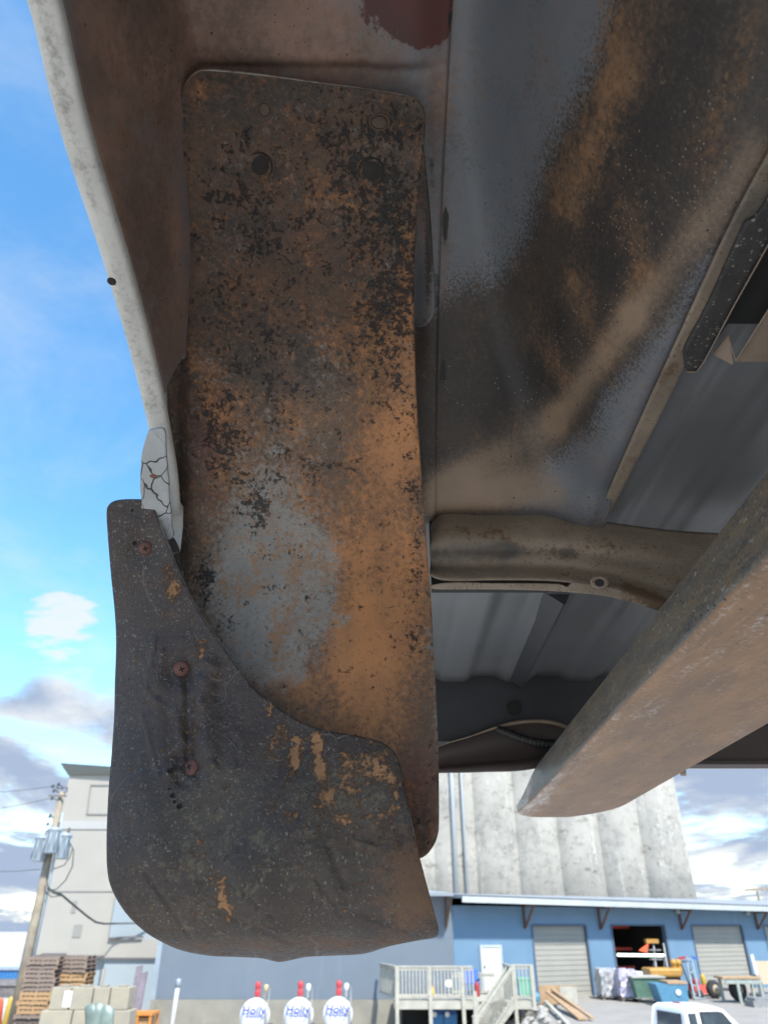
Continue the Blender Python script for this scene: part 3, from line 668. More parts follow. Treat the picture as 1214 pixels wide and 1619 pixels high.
q = MB(); q.tube([B_+Vector((0, -.0003, 0)), C_+Vector((0, -.0003, 0)), D_], .0007, 6); q.tube([PY(1150, 530, .3885), B_], .0006, 6); q.build('folded_edge', MATS['tan_edge'], o)

# rear sill
SY = 1.279
q = MB(); q.hexa([(SIDE, SY, PY(800, 1172, SY).z), (1.46, SY, PY(800, 1172, SY).z), (1.46, SY+.04, PY(800, 1172, SY).z), (SIDE, SY+.04, PY(800, 1172, SY).z)],
                 [(SIDE, SY+.004, CAM.z+ZF+.02), (1.46, SY+.004, CAM.z+ZF+.02), (1.46, SY+.04, CAM.z+ZF+.02), (SIDE, SY+.04, CAM.z+ZF+.02)])
sill = q.build('rear_sill', MATS['sill_steel'], bed)
p = PY(813, 1119, SY-.0015); MB().lathe([(.0126, -.003), (.0126, .0012), (.0001, .0012)], p, (0, -1, 0), 26).build('sill_hole', MATS['void_black'], sill)
# bent lower panel with its pale folded edge, corrugated drain hose tucked behind
low = lerp_curve([560, 680, 760, 850, 880, 1000, 1300], [1224, 1222.5, 1221, 1214, 1204, 1202, 1206])
edge = lerp_curve([560, 680, 695, 740, 790, 812, 880, 905, 1000, 1300], [1215, 1185, 1178, 1164, 1147, 1142, 1143, 1152, 1152, 1152])
px_ = np.linspace(560, 1000, 60); vs = []; 
for x in px_:
    for t, yy in ((0, SY-.012), (.05, SY-.0145), (.35, SY-.012), (.78, SY-.006), (.8, SY-.012), (.97, SY-.014), (1, SY-.010)):
        a, b = float(edge(x)), float(low(x)); vs.append(PY(x, a+(b-a)*t, yy))
fs = [(j*7+i, j*7+i+1, (j+1)*7+i+1, (j+1)*7+i) for j in range(len(px_)-1) for i in range(6)]
lp = link('lower_panel', vs, fs, MATS['sill_brown'], bed, True); solid(lp, .0015, -1)
q = MB()
for x in np.linspace(640, 905, 40):
    pass
q.tube([PY(float(x), float(edge(x))+1.2, SY-.0142) for x in np.linspace(600, 898, 44)], [.0010+.0024*float(sstep(740, 815, x)) for x in np.linspace(600, 898, 44)], 8)
q.build('folded_edge', MATS['tan_edge'], lp, True)
q = MB(); hp = [PY(x, y, SY-.016) for x, y in ((785, 1152), (800, 1158), (820, 1166), (845, 1173), (870, 1177), (900, 1178))]
pts = []; rad = []
for i in range(len(hp)-1):
    for s in range(16):
        t = s/16; pts.append(hp[i].lerp(hp[i+1], t)); rad.append(.0068+.0006*math.sin((i*16+s)*1.6))
q.tube(pts, rad, 12); q.build('corrugated_hose', MATS['hose_black'], lp, True)
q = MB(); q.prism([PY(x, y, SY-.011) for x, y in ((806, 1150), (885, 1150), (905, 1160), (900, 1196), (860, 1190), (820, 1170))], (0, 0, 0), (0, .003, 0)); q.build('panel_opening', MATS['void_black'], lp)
q = MB(); q.box(.30, SY-.01, PY(1150, 1208, SY-.01).z, 1.45, SY+.03, PY(1150, 1150, SY).z); q.box(.30, SY-.016, PY(1150, 1208, SY-.016).z-.0005, 1.45, SY-.0105, PY(1150, 1203, SY-.016).z)
q.build('lower_panel', MATS['sill_brown'], bed)
q = MB(); q.tube([PY(1070, 1200, SY), PY(1074, 1214, SY), PY(1079, 1220, SY), PY(1080, 1226, SY)], [.004, .0045, .006, .005], 8); q.build('bent_clip', MATS['tan_edge'], bed, True)
q = MB(); q.box(SIDE, SY+.045, CAM.z+.245, 1.46, SY+.05, top-.05); q.build('rear_panel', MATS['body_paint'], bed)

# ------------------------------------------------------------------ the fork that carries it
fork = thing('lift_fork', 'worn steel fork blade with rounded tip running under the truck bed', 'forklift fork', (.31, -.62, CAM.z+.19))
ZB, ZT = .191, .2342
def xl(Y): return .228+(Y-.35)*.031
def sect(Y):
    l, r_ = xl(Y), xl(Y)+.178
    zb, zt = ZB, ZT
    if Y > 1.25: zt = ZT-.033*float(sstep(1.22, 1.58, Y))
    if Y > 1.36:
        t = (Y-1.36)/.175; l += -.008*t**2.0+.030*max(0.0, (Y-1.485)/.05)**2; r_ -= .066*t**2.4
    r0 = .0055
    b = [(l, zt), (l, zb+r0*1.3)]
    for a in (30, 60): b.append((l+r0*(1-math.cos(R(a))), zb+r0*1.3*(1-math.sin(R(a)))))
    b.append((l+r0, zb))
    for t in (.25, .5, .75): b.append((l+r0+(r_-l-2*r0)*t, zb))
    b.append((r_-r0, zb))
    for a in (60, 30): b.append((r_-r0*(1-math.cos(R(a))), zb+r0*(1-math.sin(R(a)))))
    b += [(r_, zb+r0), (r_, zt)]
    return [Vector((x, Y, CAM.z+z)) for x, z in b]
Ys = list(np.linspace(-.62, .3, 14))+list(np.linspace(.33, 1.34, 90))+list(np.linspace(1.35, 1.535, 26))
secs = [sect(float(y)) for y in Ys]
# rounded nose
last = secs[-1]; cen = sum(last, Vector())/len(last)
for dy, k_ in ((.004, .95), (.007, .86), (.009, .72), (.010, .4)):
    secs.append([Vector((cen.x+(p.x-cen.x)*(k_*.25+.75), p.y+dy, cen.z+(p.z-cen.z)*k_)) for p in last])
k = len(secs[0]); vs = [p for s in secs for p in s]
fs = [(j*k+i, j*k+(i+1) % k, (j+1)*k+(i+1) % k, (j+1)*k+i) for j in range(len(secs)-1) for i in range(k)]
fs.append(tuple(range(k))); fs.append(tuple((len(secs)-1)*k+i for i in range(k-1, -1, -1)))
Wf = np.array([tuple(v) for v in vs])
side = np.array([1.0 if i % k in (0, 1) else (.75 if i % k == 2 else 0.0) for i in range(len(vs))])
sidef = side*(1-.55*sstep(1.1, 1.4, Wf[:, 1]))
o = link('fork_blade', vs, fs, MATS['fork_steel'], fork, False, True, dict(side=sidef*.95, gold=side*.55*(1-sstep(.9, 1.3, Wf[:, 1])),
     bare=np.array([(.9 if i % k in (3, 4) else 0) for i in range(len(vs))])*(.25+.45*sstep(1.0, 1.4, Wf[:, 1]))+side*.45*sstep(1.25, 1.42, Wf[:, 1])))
for pgn in o.data.polygons: pgn.use_smooth = True
es = o.modifiers.new('edge_split', 'EDGE_SPLIT'); es.split_angle = R(40)
q = MB(); q.box(.21, -.665, CAM.z+.19, .375, -.625, CAM.z+.80); q.build('fork_shank', MATS['fork_steel'], fork)
# ================================================================== the yard
mat('gravel', (.40, .37, .33), (.50, .47, .43), 3, rough=.95, bump=.5, bscale=40, bdist=.02, layers=[
    dict(col=(.30, .28, .25), n=.35, amp=1.6, bias=.05, soft=.3)])
mat('concrete_yard', (.31, .285, .255), (.255, .24, .215), .8, rough=.9, bump=.2, bscale=20, bdist=.01, layers=[
    dict(col=(.24, .22, .2), n=.5, amp=1.9, bias=-.1, soft=.2, st=(.4, 1.6, 1)), dict(col=(.48, .46, .42), n=1.2, amp=1.8, bias=-.2, soft=.2)])
mat('concrete_wall', (.28, .265, .22), (.22, .21, .18), 1.2, rough=.9, bump=.3, bscale=18, bdist=.01, layers=[
    dict(col=(.17, .18, .12), n=1.4, amp=2.2, bias=-.08, soft=.2, st=(1.4, 1, .5))])
mat('concrete_block', (.36, .32, .24), (.30, .275, .22), 2, rough=.9, bump=.3, bscale=22, bdist=.01, layers=[
    dict(col=(.26, .26, .22), n=3, amp=1.7, bias=-.15, soft=.2)])
mat('silo_concrete', (.45, .43, .38), (.37, .355, .315), .25, rough=.9, bump=.2, bscale=4, bdist=.03, layers=[
    dict(col=(.24, .235, .215), n=.30, amp=1.3, n2=1.8, amp2=.9, bias=.30, soft=.35, st=(1, 1, .75), max=.8),
    dict(col=(.17, .155, .125), n=.8, amp=1.5, n2=3.2, amp2=1.1, bias=.12, soft=.25, st=(.7, .7, 1.7), max=.8),
    dict(col=(.57, .55, .50), n=.5, amp=1.7, n2=2.6, amp2=.9, bias=.12, soft=.25, st=(2.2, 2.2, .25), max=.85),
    dict(col=(.15, .115, .07), n=1.2, amp=1.8, n2=3.6, amp2=1.0, bias=-.2, soft=.16, st=(1.3, 1.3, .6), max=.8)])
mat('blue_pipe', (.44, .49, .51), (.48, .51, .51), 1, rough=.6)
mat('blue_metal', (.155, .265, .385), (.135, .24, .355), .7, rough=.55, wave=('X', 5.0, .5), bdist=.02, layers=[
    dict(col=(.19, .31, .46), n=.6, amp=1.6, bias=-.1, soft=.25, st=(2, 2, .3))])
mat('grey_metal', (.195, .235, .28), (.175, .215, .262), .5, rough=.5, wave=('X', 4.0, .8), bdist=.03, layers=[
    dict(col=(.26, .31, .36), n=.5, amp=1.6, bias=-.08, soft=.3, st=(2, 2, .25))])
mat('roof_metal', (.25, .28, .31), (.31, .33, .35), .6, rough=.8, spec=.1)
mat('fascia', (.5, .53, .53), (.42, .46, .47), .8, rough=.5)
mat('weathered_wood', (.46, .44, .37), (.35, .34, .29), 3, rough=.85, layers=[dict(col=(.33, .36, .22), n=2, amp=1.9, bias=-.2, soft=.2)])
mat('new_wood', (.45, .30, .17), (.36, .24, .14), 3, rough=.8)
mat('rust_bracket', (.13, .075, .055), (.16, .10, .075), 3, rough=.8)
mat('door_grey', (.32, .31, .275), (.29, .285, .25), 1, rough=.6, bdist=.03)
mat('door_white', (.66, .66, .62), rough=.5)
mat('frame_blue', (.085, .13, .19), rough=.7)
mat('frame_dark', (.13, .12, .12), rough=.7)
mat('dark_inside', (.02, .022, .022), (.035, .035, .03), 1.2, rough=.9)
mat('pale_clad', (.40, .40, .385), (.36, .36, .345), .8, rough=.6)
mat('clad_grey', (.38, .36, .315), (.345, .328, .29), .35, rough=.6, wave=('X', 1.7, .12), bdist=.02, layers=[
    dict(col=(.25, .245, .225), n=.5, amp=1.0, bias=-.06, soft=.25, st=(1.6, 1.6, .25), max=.7)])
mat('clad_pale', (.29, .345, .37), (.32, .37, .385), .5, rough=.6, layers=[dict(col=(.33, .37, .38), n=.7, amp=1.8, bias=-.1, soft=.2)])
mat('trim_olive', (.20, .21, .19), rough=.8)
mat('trim_soft', (.26, .255, .235), rough=.8)
mat('pole_wood', (.34, .30, .23), (.24, .20, .15), 2, rough=.9, layers=[dict(col=(.14, .12, .09), n=3, amp=2, bias=-.05, soft=.2, st=(3, 3, .3))])
mat('galv', (.36, .42, .47), (.30, .36, .41), 2, rough=.45, metal=.2)
mat('wire', (.05, .06, .06), rough=.6)
mat('pallet_wood', (.27, .20, .15), (.20, .16, .14), 2, rough=.9)
mat('pallet_new', (.42, .27, .14), (.34, .21, .11), 2, rough=.9)
mat('guard_green', (.26, .33, .29), (.16, .2, .18), 2, rough=.5, metal=.3)
mat('orange_paint', (.62, .26, .05), (.5, .19, .04), 3, rough=.6)
mat('purple_board', (.20, .17, .19), (.14, .12, .14), 4, rough=.8)
mat('tank_white', (.80, .80, .78), (.72, .73, .72), 1.5, rough=.4)
mat('tank_blue_print', (.06, .09, .38), rough=.5)
mat('valve_red', (.5, .05, .06), rough=.4)
mat('tan_cap', (.55, .42, .25), rough=.5)
mat('white_cap', (.72, .74, .7), rough=.5)
mat('yellow_paint', (.55, .38, .05), (.45, .30, .05), 3, rough=.5)
mat('machine_yellow', (.50, .27, .05), (.36, .19, .05), 4, rough=.5)
mat('green_paint', (.12, .22, .16), (.09, .17, .12), 3, rough=.6, layers=[dict(col=(.3, .45, .1), n=4, amp=2, bias=-.36, soft=.06)])
mat('bin_blue', (.09, .25, .38), (.07, .2, .31), 4, rough=.6, layers=[dict(col=(.25, .3, .3), n=5, amp=2, bias=-.3, soft=.1)])
mat('vivid_blue', (.05, .13, .40), rough=.5)
mat('pale_green', (.12, .42, .30), rough=.6)
mat('red_paint', (.36, .04, .045), rough=.45)
mat('flag_orange', (.85, .13, .05), rough=.7)
mat('tyre', (.025, .025, .027), (.05, .047, .045), 6, rough=.85)
mat('rim_tan', (.36, .29, .2), rough=.7)
mat('metal_grey', (.33, .33, .33), (.24, .24, .24), 5, rough=.5, metal=.3)
mat('bench_green', (.36, .40, .36), (.28, .32, .29), 5, rough=.7)
mat('plastic_wrap', (.42, .42, .42), (.30, .30, .31), 5, rough=.3, layers=[
    dict(col=(.7, .7, .72), n=6, amp=2.2, bias=-.12, soft=.12), dict(col=(.35, .07, .06), n=3.5, amp=2.0, bias=-.22, soft=.08),
    dict(col=(.16, .18, .45), n=3, amp=2.0, bias=-.24, soft=.08, off=4), dict(col=(.08, .08, .09), n=7, amp=2.2, bias=-.2, soft=.1, off=2)])
mat('plastic_lilac', (.50, .44, .56), (.36, .36, .42), 5, rough=.3, layers=[
    dict(col=(.75, .72, .76), n=6, amp=2.2, bias=-.1, soft=.12), dict(col=(.18, .14, .45), n=3, amp=2.0, bias=-.16, soft=.08)])
mat('film_white', (.7, .72, .74), (.6, .62, .64), 4, rough=.3)
mat('shelf_red', (.45, .05, .03), rough=.6)
mat('box_yellow', (.42, .38, .12), (.3, .3, .1), 2, rough=.8)
mat('tube_light', (.9, 1, .9), emit=((.8, 1.0, .82), 1.3))
mat('truck_white', (.80, .81, .82), rough=.25)
mat('car_glass', (.03, .04, .05), (.05, .07, .08), 3, rough=.08)
mat('black_trim', (.02, .02, .022), rough=.5)
mat('debris', (.42, .40, .37), (.25, .23, .2), 6, rough=.95, bump=.5, bscale=10, bdist=.05)
mat('lamp_grey', (.35, .37, .36), rough=.5)
mat('container_blue', (.04, .17, .45), (.05, .2, .4), 2, rough=.6)
mat('far_dark', (.10, .10, .11), (.2, .18, .17), 3, rough=.8)

# ------------------------------------------------------------------ ground
S_ = 900
gv = [(-S_, -S_, GROUND), (S_, -S_, GROUND), (S_, S_, GROUND), (-S_, S_, GROUND)]
gr = link('ground', gv, [(0, 1, 2, 3)], MATS['gravel']); tag(gr, kind='structure')
ya, yb_ = GZ(868, 1619), PY(852, 1575, 36.2)
q = MB()
rows_ = [(75, 3.0, 0), (37.4, 3.0, 0), (37.0, yb_.x, 0), (34.5, yb_.x, 0), (29.3, ya.x, 0), (25.5, ya.x-.4, -.75), (-25, ya.x-.4, -.75)]
for i in range(len(rows_)-1):
    (y0, x0, z0), (y1, x1, z1) = rows_[i], rows_[i+1]
    q.add([(x0, y0, z0), (x1, y1, z1), (80, y1, z1), (80, y0, z0)], [(0, 1, 2, 3)])
    if i > 1: q.add([(x0, y0, z0), (x0-1.8, y0, GROUND), (x1-1.8, y1, GROUND), (x1, y1, z1)], [(0, 1, 2, 3)])
yo = q.build('paved_yard', MATS['concrete_yard']); tag(yo, kind='structure')

# ------------------------------------------------------------------ blue warehouse
XA, YA = 3.12, 37.24; SL = .518
wd = Vector((1, SL, 0)).normalized(); wn = Vector((SL, -1, 0)).normalized()      # along the wall, out of the wall
PA = Vector((XA, YA, 0))
def FA(px, py, off=0.0):                     # a point on the blue wall (off metres in front of it)
    u, a, b = ray(px, py); d = Vector((u, a, b)); t = (PA+wn*off-Vector((0, 0, 0))).dot(wn)/d.dot(wn)
    return CAM+d*t
def SA(px, off=0.0): return (FA(px, 1466, off)-PA).dot(wd)      # distance along the wall
def ZA(px, py, off=0.0): return FA(px, py, off).z
ware = thing('warehouse', 'long blue metal warehouse with roll-up doors and a bracketed eave', 'warehouse', (XA, YA, 0), math.atan(SL))
def wl(mb, name, m, parent=ware, smooth=False):    # parts in the wall's own frame: x along it, -y out of it
    return mb.build(name, MATS[m], parent, smooth, False)
s1, s2, s3, s4, s5, s6, s7 = SA(840), SA(926), SA(965), SA(1050), SA(1092), SA(1172), SA(1206)
zt = ZA(880, 1462); LEN = SA(1214)+26; WT = 3.68
q = MB()
for a, b in ((0, s1), (s2, s3), (s4, s5), (s6, s7), (s7+2.6, LEN)): q.box(a, 0, -1.3 if a == 0 else -.1, b, .25, WT)
for a, b in ((s1, s2), (s3, s4), (s5, s6), (s7, s7+2.6)): q.box(a, 0, zt, b, .25, WT)
wl(q, 'blue_wall', 'blue_metal')
q = MB(); q.box(0, 16.9, -1.3, LEN, 17.1, WT+1.0); q.box(LEN-.2, .26, -.1, LEN, 16.85, WT); wl(q, 'back_wall', 'blue_metal')
for a, b in ((s1, s2), (s5, s6), (s7, s7+2.6)):
    q = MB()
    nz = 14
    for i in range(nz):
        z0 = zt*i/nz; z1 = zt*(i+1)/nz
        q.hexa([(a+.06, .105, z0), (b-.06, .105, z0), (b-.06, .14, z0), (a+.06, .14, z0)], [(a+.06, .12, z1-.012), (b-.06, .12, z1-.012), (b-.06, .15, z1-.012), (a+.06, .15, z1-.012)])
    q.box(a+.06, .151, 0, b-.06, .17, zt); d_ = wl(q, 'roll_up_door', 'door_grey')
    q = MB(); q.box(a-.05, -.03, 0, a+.055, .2, zt); q.box(b-.055, -.03, 0, b+.05, .2, zt); q.box(a+.056, -.03, zt-.07, b-.056, .2, zt+.04); wl(q, 'door_frame', 'frame_blue')
# open doorway with racking, a lit tube and stored goods
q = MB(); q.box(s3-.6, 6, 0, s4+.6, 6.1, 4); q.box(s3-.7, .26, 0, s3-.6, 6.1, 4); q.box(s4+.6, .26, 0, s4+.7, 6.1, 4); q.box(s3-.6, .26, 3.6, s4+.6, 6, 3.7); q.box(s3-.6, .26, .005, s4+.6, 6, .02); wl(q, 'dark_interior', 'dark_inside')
q = MB()
for z in (.9, 1.75, 2.75): q.box(s3-.5, 2.2, z, s4-.35, 2.35, z+.13); q.box(s3-.5, 3.3, z, s4-.35, 3.42, z+.13)
rack = wl(q, 'storage_rack', 'shelf_red')
q = MB(); q.box(s3+.1, 2.4, 2.89, s3+.95, 3.2, 3.4); q.box(s3+.3, 2.4, 1.89, s3+1.0, 3.2, 2.3); q.box(s3+1.2, 2.4, 1.89, s3+2.0, 3.2, 2.45); wl(q, 'stored_box', 'box_yellow')
q = MB(); q.box(s3+.1, 2.4, 1.04, s3+.8, 3.2, 1.5); q.box(s3+1.0, 2.4, 1.04, s3+1.7, 3.2, 1.45); wl(q, 'stored_box', 'bench_green')
q = MB(); q.tube([(SA(972), .1, ZA(972, 1510)), (SA(1044), .1, ZA(1044, 1511))], .06, 10)
wl(q, 'tube_lamp', 'tube_light')
q = MB(); q.box(s3-.05, -.03, 0, s3+.05, .2, zt); q.box(s4-.05, -.03, 0, s4+.05, .2, zt); q.box(s3+.051, -.03, zt-.04, s4-.051, .2, zt+.04); wl(q, 'door_frame', 'frame_blue')
# eave, roof
OV = 1.0
e0, e1 = FA(716, 1426, OV), FA(1214, 1441, OV)
def ez(s): return e0.z+(e1.z-e0.z)*(s-SA(716, OV))/(SA(1214, OV)-SA(716, OV))
q = MB(); a, b = -3.2, LEN+.5
for x0, x1 in ((a, -.05), ): pass
q.hexa([(-.1, -OV-.04, ez(0)), (b, -OV-.04, ez(b)), (b, -OV, ez(b)), (-.1, -OV, ez(0))], [(-.1, -OV-.06, ez(0)+.26), (b, -OV-.06, ez(b)+.26), (b, -OV, ez(b)+.26), (-.1, -OV, ez(0)+.26)])
wl(q, 'eave_gutter', 'fascia')
q = MB(); q.hexa([(-.1, -OV+.003, ez(0)+.16), (b, -OV+.003, ez(b)+.16), (b, 17.3, 4.75), (-.1, 17.3, 4.75)], [(-.1, -OV-.10, ez(0)+.30), (b, -OV-.10, ez(b)+.30), (b, 17.3, 4.9), (-.1, 17.3, 4.9)])
wl(q, 'roof', 'roof_metal')
for i, px in enumerate((829, 948, 1076, 1196)):
    s = SA(px); q = MB(); zb = ZA(px, 1466+(2 if px < 900 else 4)); z1 = ez(s)
    q.bar((s, -.05, zb), (s, -.05, z1-.03), .1, .09, (1, 0, 0)); q.bar((s, -.1, zb+.06), (s, -OV+.15, z1-.05), .08, .09, (1, 0, 0)); q.bar((s, -.1, z1-.04), (s, -OV+.1, z1-.04), .08, .08, (1, 0, 0))
    wl(q, 'eave_bracket', 'rust_bracket')
for px, py in ((1070, 1441), (1181, 1443)):
    s = SA(px); q = MB(); q.lathe([(.05, .16), (.1, .1), (.13, 0), (.11, -.1), (.02, -.12)], (s, -.22, ZA(px, py)), (0, -.25, 1), 12); q.bar((s, -.2, ZA(px, py)+.14), (s, 0, ZA(px, py)+.2), .05, .05); wl(q, 'wall_lamp', 'lamp_grey', smooth=True)
sd0, sd1 = SA(755), SA(789); zd = ZA(772, 1494)
q = MB(); q.box(sd0+.1, -.06, .3, sd1-.1, -.02, zd-.1); dr = wl(q, 'white_door', 'door_white')
q = MB(); q.box(sd0, -.09, .3, sd0+.095, -.004, zd); q.box(sd1-.095, -.09, .3, sd1, -.004, zd); q.box(sd0+.096, -.09, zd-.095, sd1-.096, -.004, zd); wl(q, 'door_trim', 'fascia', dr)
q = MB(); q.lathe([(.04, 0), (.05, .05), (.03, .08)], (sd0+.2, -.06, 1.3), (0, -1, 0), 10); wl(q, 'handle', 'metal_grey', dr, True)

# ------------------------------------------------------------------ grey annexe with the concrete plinth
GYW = 37.24; gx0 = PY(247, 1540, GYW).x; gx1 = XA-.01
gb = thing('metal_shed', 'blue-grey corrugated metal building standing on a stained concrete plinth', 'metal building', (gx0, GYW, GROUND))
q = MB(); q.box(gx0, GYW, .11, gx1, GYW+.2, 4.1); q.box(gx0, GYW+.21, .11, gx0+.2, GYW+16, 4.1); q.box(gx0+.21, GYW+15.8, .11, gx1, GYW+16, 4.1); q.build('corrugated_wall', MATS['grey_metal'], gb)
q = MB(); q.box(gx0-.04, GYW-.1, GROUND, gx1-.5, GYW+.3, .105); q.build('plinth', MATS['concrete_wall'], gb)
q = MB(); q.hexa([(gx0-.3, GYW-1.1, 4.02), (gx1, GYW-1.1, 4.02), (gx1, GYW+16, 4.8), (gx0-.3, GYW+16, 4.8)], [(gx0-.3, GYW-1.1, 4.14), (gx1, GYW-1.1, 4.14), (gx1, GYW+16, 4.92), (gx0-.3, GYW+16, 4.92)]); q.build('roof', MATS['roof_metal'], gb)
q = MB(); q.bar((gx1-.3, GYW-.05, 2.9), (gx1-.1, GYW-1.0, 3.95), .09, .09); q.bar((gx1-.3, GYW-.05, 2.8), (gx1-.3, GYW-.05, 4.0), .1, .09, (1, 0, 0)); q.build('eave_bracket', MATS['rust_bracket'], gb)
q = MB(); q.box(gx0-.1, GYW-.06, .1, gx0+.12, GYW-.003, 4.1); q.build('corner_trim', MATS['galv'], gb)

# ------------------------------------------------------------------ grain silos
SYD = 75.0
sil = thing('grain_silo_bank', 'row of joined tall stained white concrete grain silos behind the blue warehouse', 'grain silos', (10, SYD, GROUND))
xr = PY(1107, 1415, SYD).x; xs = [xr-2.6-4.0*i for i in range(10)]
for i, x in enumerate(xs):
    q = MB(); n = 40; rr = 2.62
    q.lathe([(rr, 0), (rr, 10), (rr, 20), (rr, 33), (rr*.9, 33.4), (.05, 33.6)], (x, SYD+2, GROUND), (0, 0, 1), n); q.v = [Vector((v.x, SYD+2+(v.y-SYD-2)*.62-.75, v.z)) for v in q.v]; q.build('silo', MATS['silo_concrete'], sil, True)
for px, rr in ((718, .2), (734, .13)):
    px_ = PY(px, 1330, SYD-.6).x
    q = MB(); q.tube([(px_, SYD-.62, GROUND), (px_, SYD-.62, 34)], rr, 10); q.build('downpipe', MATS['blue_pipe'], sil, True)
q = MB(); q.box(xs[-1]-2, SYD-.2, 32.6, xs[0]+2, SYD+4.5, 37); q.build('gallery', MATS['clad_grey'], sil)

# ------------------------------------------------------------------ grey elevator headhouse and its pale annexe, left
HY = 44.0
hx0 = PY(50, 1510, HY).x; hx1 = PY(171, 1490, HY).x; hz0 = PY(100, 1513, HY).z; hz1 = PY(120, 1226, HY).z
hh = thing('elevator_tower', 'tall grey clad elevator tower with a flared flat roof, behind the utility pole', 'tower', (hx0, HY, GROUND))
q = MB(); q.box(hx0, HY, hz0, hx1, HY+9, hz1); q.build('cladding', MATS['clad_grey'], hh)
q = MB(); q.box(hx0+.25, HY+.3, GROUND, hx1-.1, HY+8.7, hz0-.01); q.build('lower_wall', MATS['clad_pale'], hh)
q = MB(); q.hexa([(hx0-.05, HY-.1, hz1+.003), (hx1+.1, HY-.1, hz1+.003), (hx1+.1, HY+9.1, hz1+.003), (hx0-.05, HY+9.1, hz1+.003)], [(hx0-.5, HY-.5, hz1+.62), (hx1+.4, HY-.5, hz1+.3), (hx1+.4, HY+9.4, hz1+.3), (hx0-.5, HY+9.4, hz1+.62)]); q.build('roof', MATS['trim_olive'], hh)
def HP(px, py): return PY(px, py, HY-.03)
q = MB(); a, b, c, d = HP(144, 1241), HP(184, 1241), HP(176, 1287), HP(138, 1287)
for p0, p1 in ((a, b), (c, d), (d, a)): q.bar(p0, p1, .07, .05, (0, 1, 0))
q.build('panel_frame', MATS['trim_soft'], hh)
q = MB(); q.box(hx0-.01, HY-.05, HP(100, 1311).z, hx1+.01, HY-.004, HP(100, 1298).z); q.build('pale_band', MATS['pale_clad'], hh)
q = MB(); q.box(hx0-.01, HY-.035, HP(100, 1410).z, hx1+.01, HY-.015, HP(100, 1408.6).z); q.build('lap_seam', MATS['trim_soft'], hh)
q = MB(); a, b = HP(115, 1443), HP(120, 1424); q.box(a.x-.1, HY-.03, a.z, a.x+.14, HY-.004, b.z); q.build('repair_patch', MATS['trim_soft'], hh); q = MB(); a, b = HP(117, 1482), HP(128, 1462); q.box(a.x-.1, HY-.03, a.z, b.x+.1, HY-.004, b.z); q.build('repair_patch', MATS['trim_soft'], hh)
q = MB(); pts = [(46, 1513), (66, 1511), (68, 1509), (104, 1509), (108, 1514), (145, 1516), (150, 1513), (171, 1512)]
for i in range(len(pts)-1): q.bar(HP(*pts[i]), HP(*pts[i+1]), .1, .1)
q.build('ragged_edge', MATS['frame_dark'], hh)
an = thing('pale_annexe', 'pale blue-white low annexe wall between the tall tower and the blue-grey shed', 'building', (hx1, 42, GROUND))
ax0, ax1 = PY(168, 1500, 43.5).x+.05, gx0-.12
q = MB(); q.box(ax0, 43.5, GROUND, ax1+.6, 50, 6.0); q.build('wall', MATS['clad_pale'], an)
q = MB(); q.box(ax0-.05, 43.38, PY(200, 1516, 43.5).z, ax1+.6, 43.495, PY(200, 1485, 43.5).z); q.build('grey_band', MATS['clad_grey'], an)
q = MB(); a, b = PY(172, 1484, 43.3), PY(226, 1481, 43.3); q.bar(a, b, .12, .1); q.box(ax0, 43.36, PY(200, 1515, 43.4).z-.05, ax1+.6, 43.5, PY(200, 1514, 43.4).z); q.build('ledge', MATS['frame_dark'], an)
q = MB(); a, b = PY(158, 1558, 43.45), PY(167, 1532, 43.45); q.box(a.x, 43.44, a.z, b.x, 43.495, b.z); q.build('stain_panel', MATS['clad_grey'], an)
q = MB(); q.box(ax0-.1, 43.3, 6.003, ax1+.7, 50.2, 6.2); q.build('roof', MATS['roof_metal'], an)

# ------------------------------------------------------------------ utility poles and wires
PYL = 34.0; pb = PY(25, 1600, PYL); ptop = PY(98, 1252, PYL)
pole = thing('utility_pole', 'tall weathered wooden utility pole carrying three grey transformers', 'utility pole', (pb.x, PYL, GROUND))
X0 = pb.x
q = MB(); q.tube([(X0, PYL, GROUND), (X0, PYL, 3), (X0-.02, PYL, ptop.z)], [.22, .19, .13], 12); q.build('pole', MATS['pole_wood'], pole, True)
q = MB(); q.tube([(X0+.28, PYL-.05, -.9), (X0+.28, PYL-.05, 5.0), (X0+.22, PYL-.05, 7.2)], .06, 8); q.build('conduit', MATS['galv'], pole, True)
q = MB(); q.bar((X0-.22, PYL-.16, ptop.z+.15), (X0+.26, PYL-.16, ptop.z+.15), .05, .05); q.bar((X0-.2, PYL-.16, ptop.z-.05), (X0-.2, PYL-.16, ptop.z+.15), .05, .05, (1, 0, 0)); q.bar((X0+.24, PYL-.16, ptop.z-.05), (X0+.24, PYL-.16, ptop.z+.15), .05, .05, (1, 0, 0)); q.bar((X0-.5, PYL-.2, ptop.z-.2), (X0+.3, PYL-.2, ptop.z-.2), .06, .06); q.build('top_bracket', MATS['frame_dark'], pole)
for px, py in ((84, 1243), (86, 1250), (83, 1262), (80, 1290), (93, 1240), (76, 1303)):
    q = MB(); p = PY(px, py, PYL-.2); q.lathe([(.03, -.08), (.07, -.05), (.04, -.02), (.07, .02), (.04, .06), (.02, .09)], p, (.4, 0, 1), 8); q.bar(p, Vector((X0, PYL, p.z-.1)), .03, .03); q.build('insulator', MATS['wire'], pole, True)
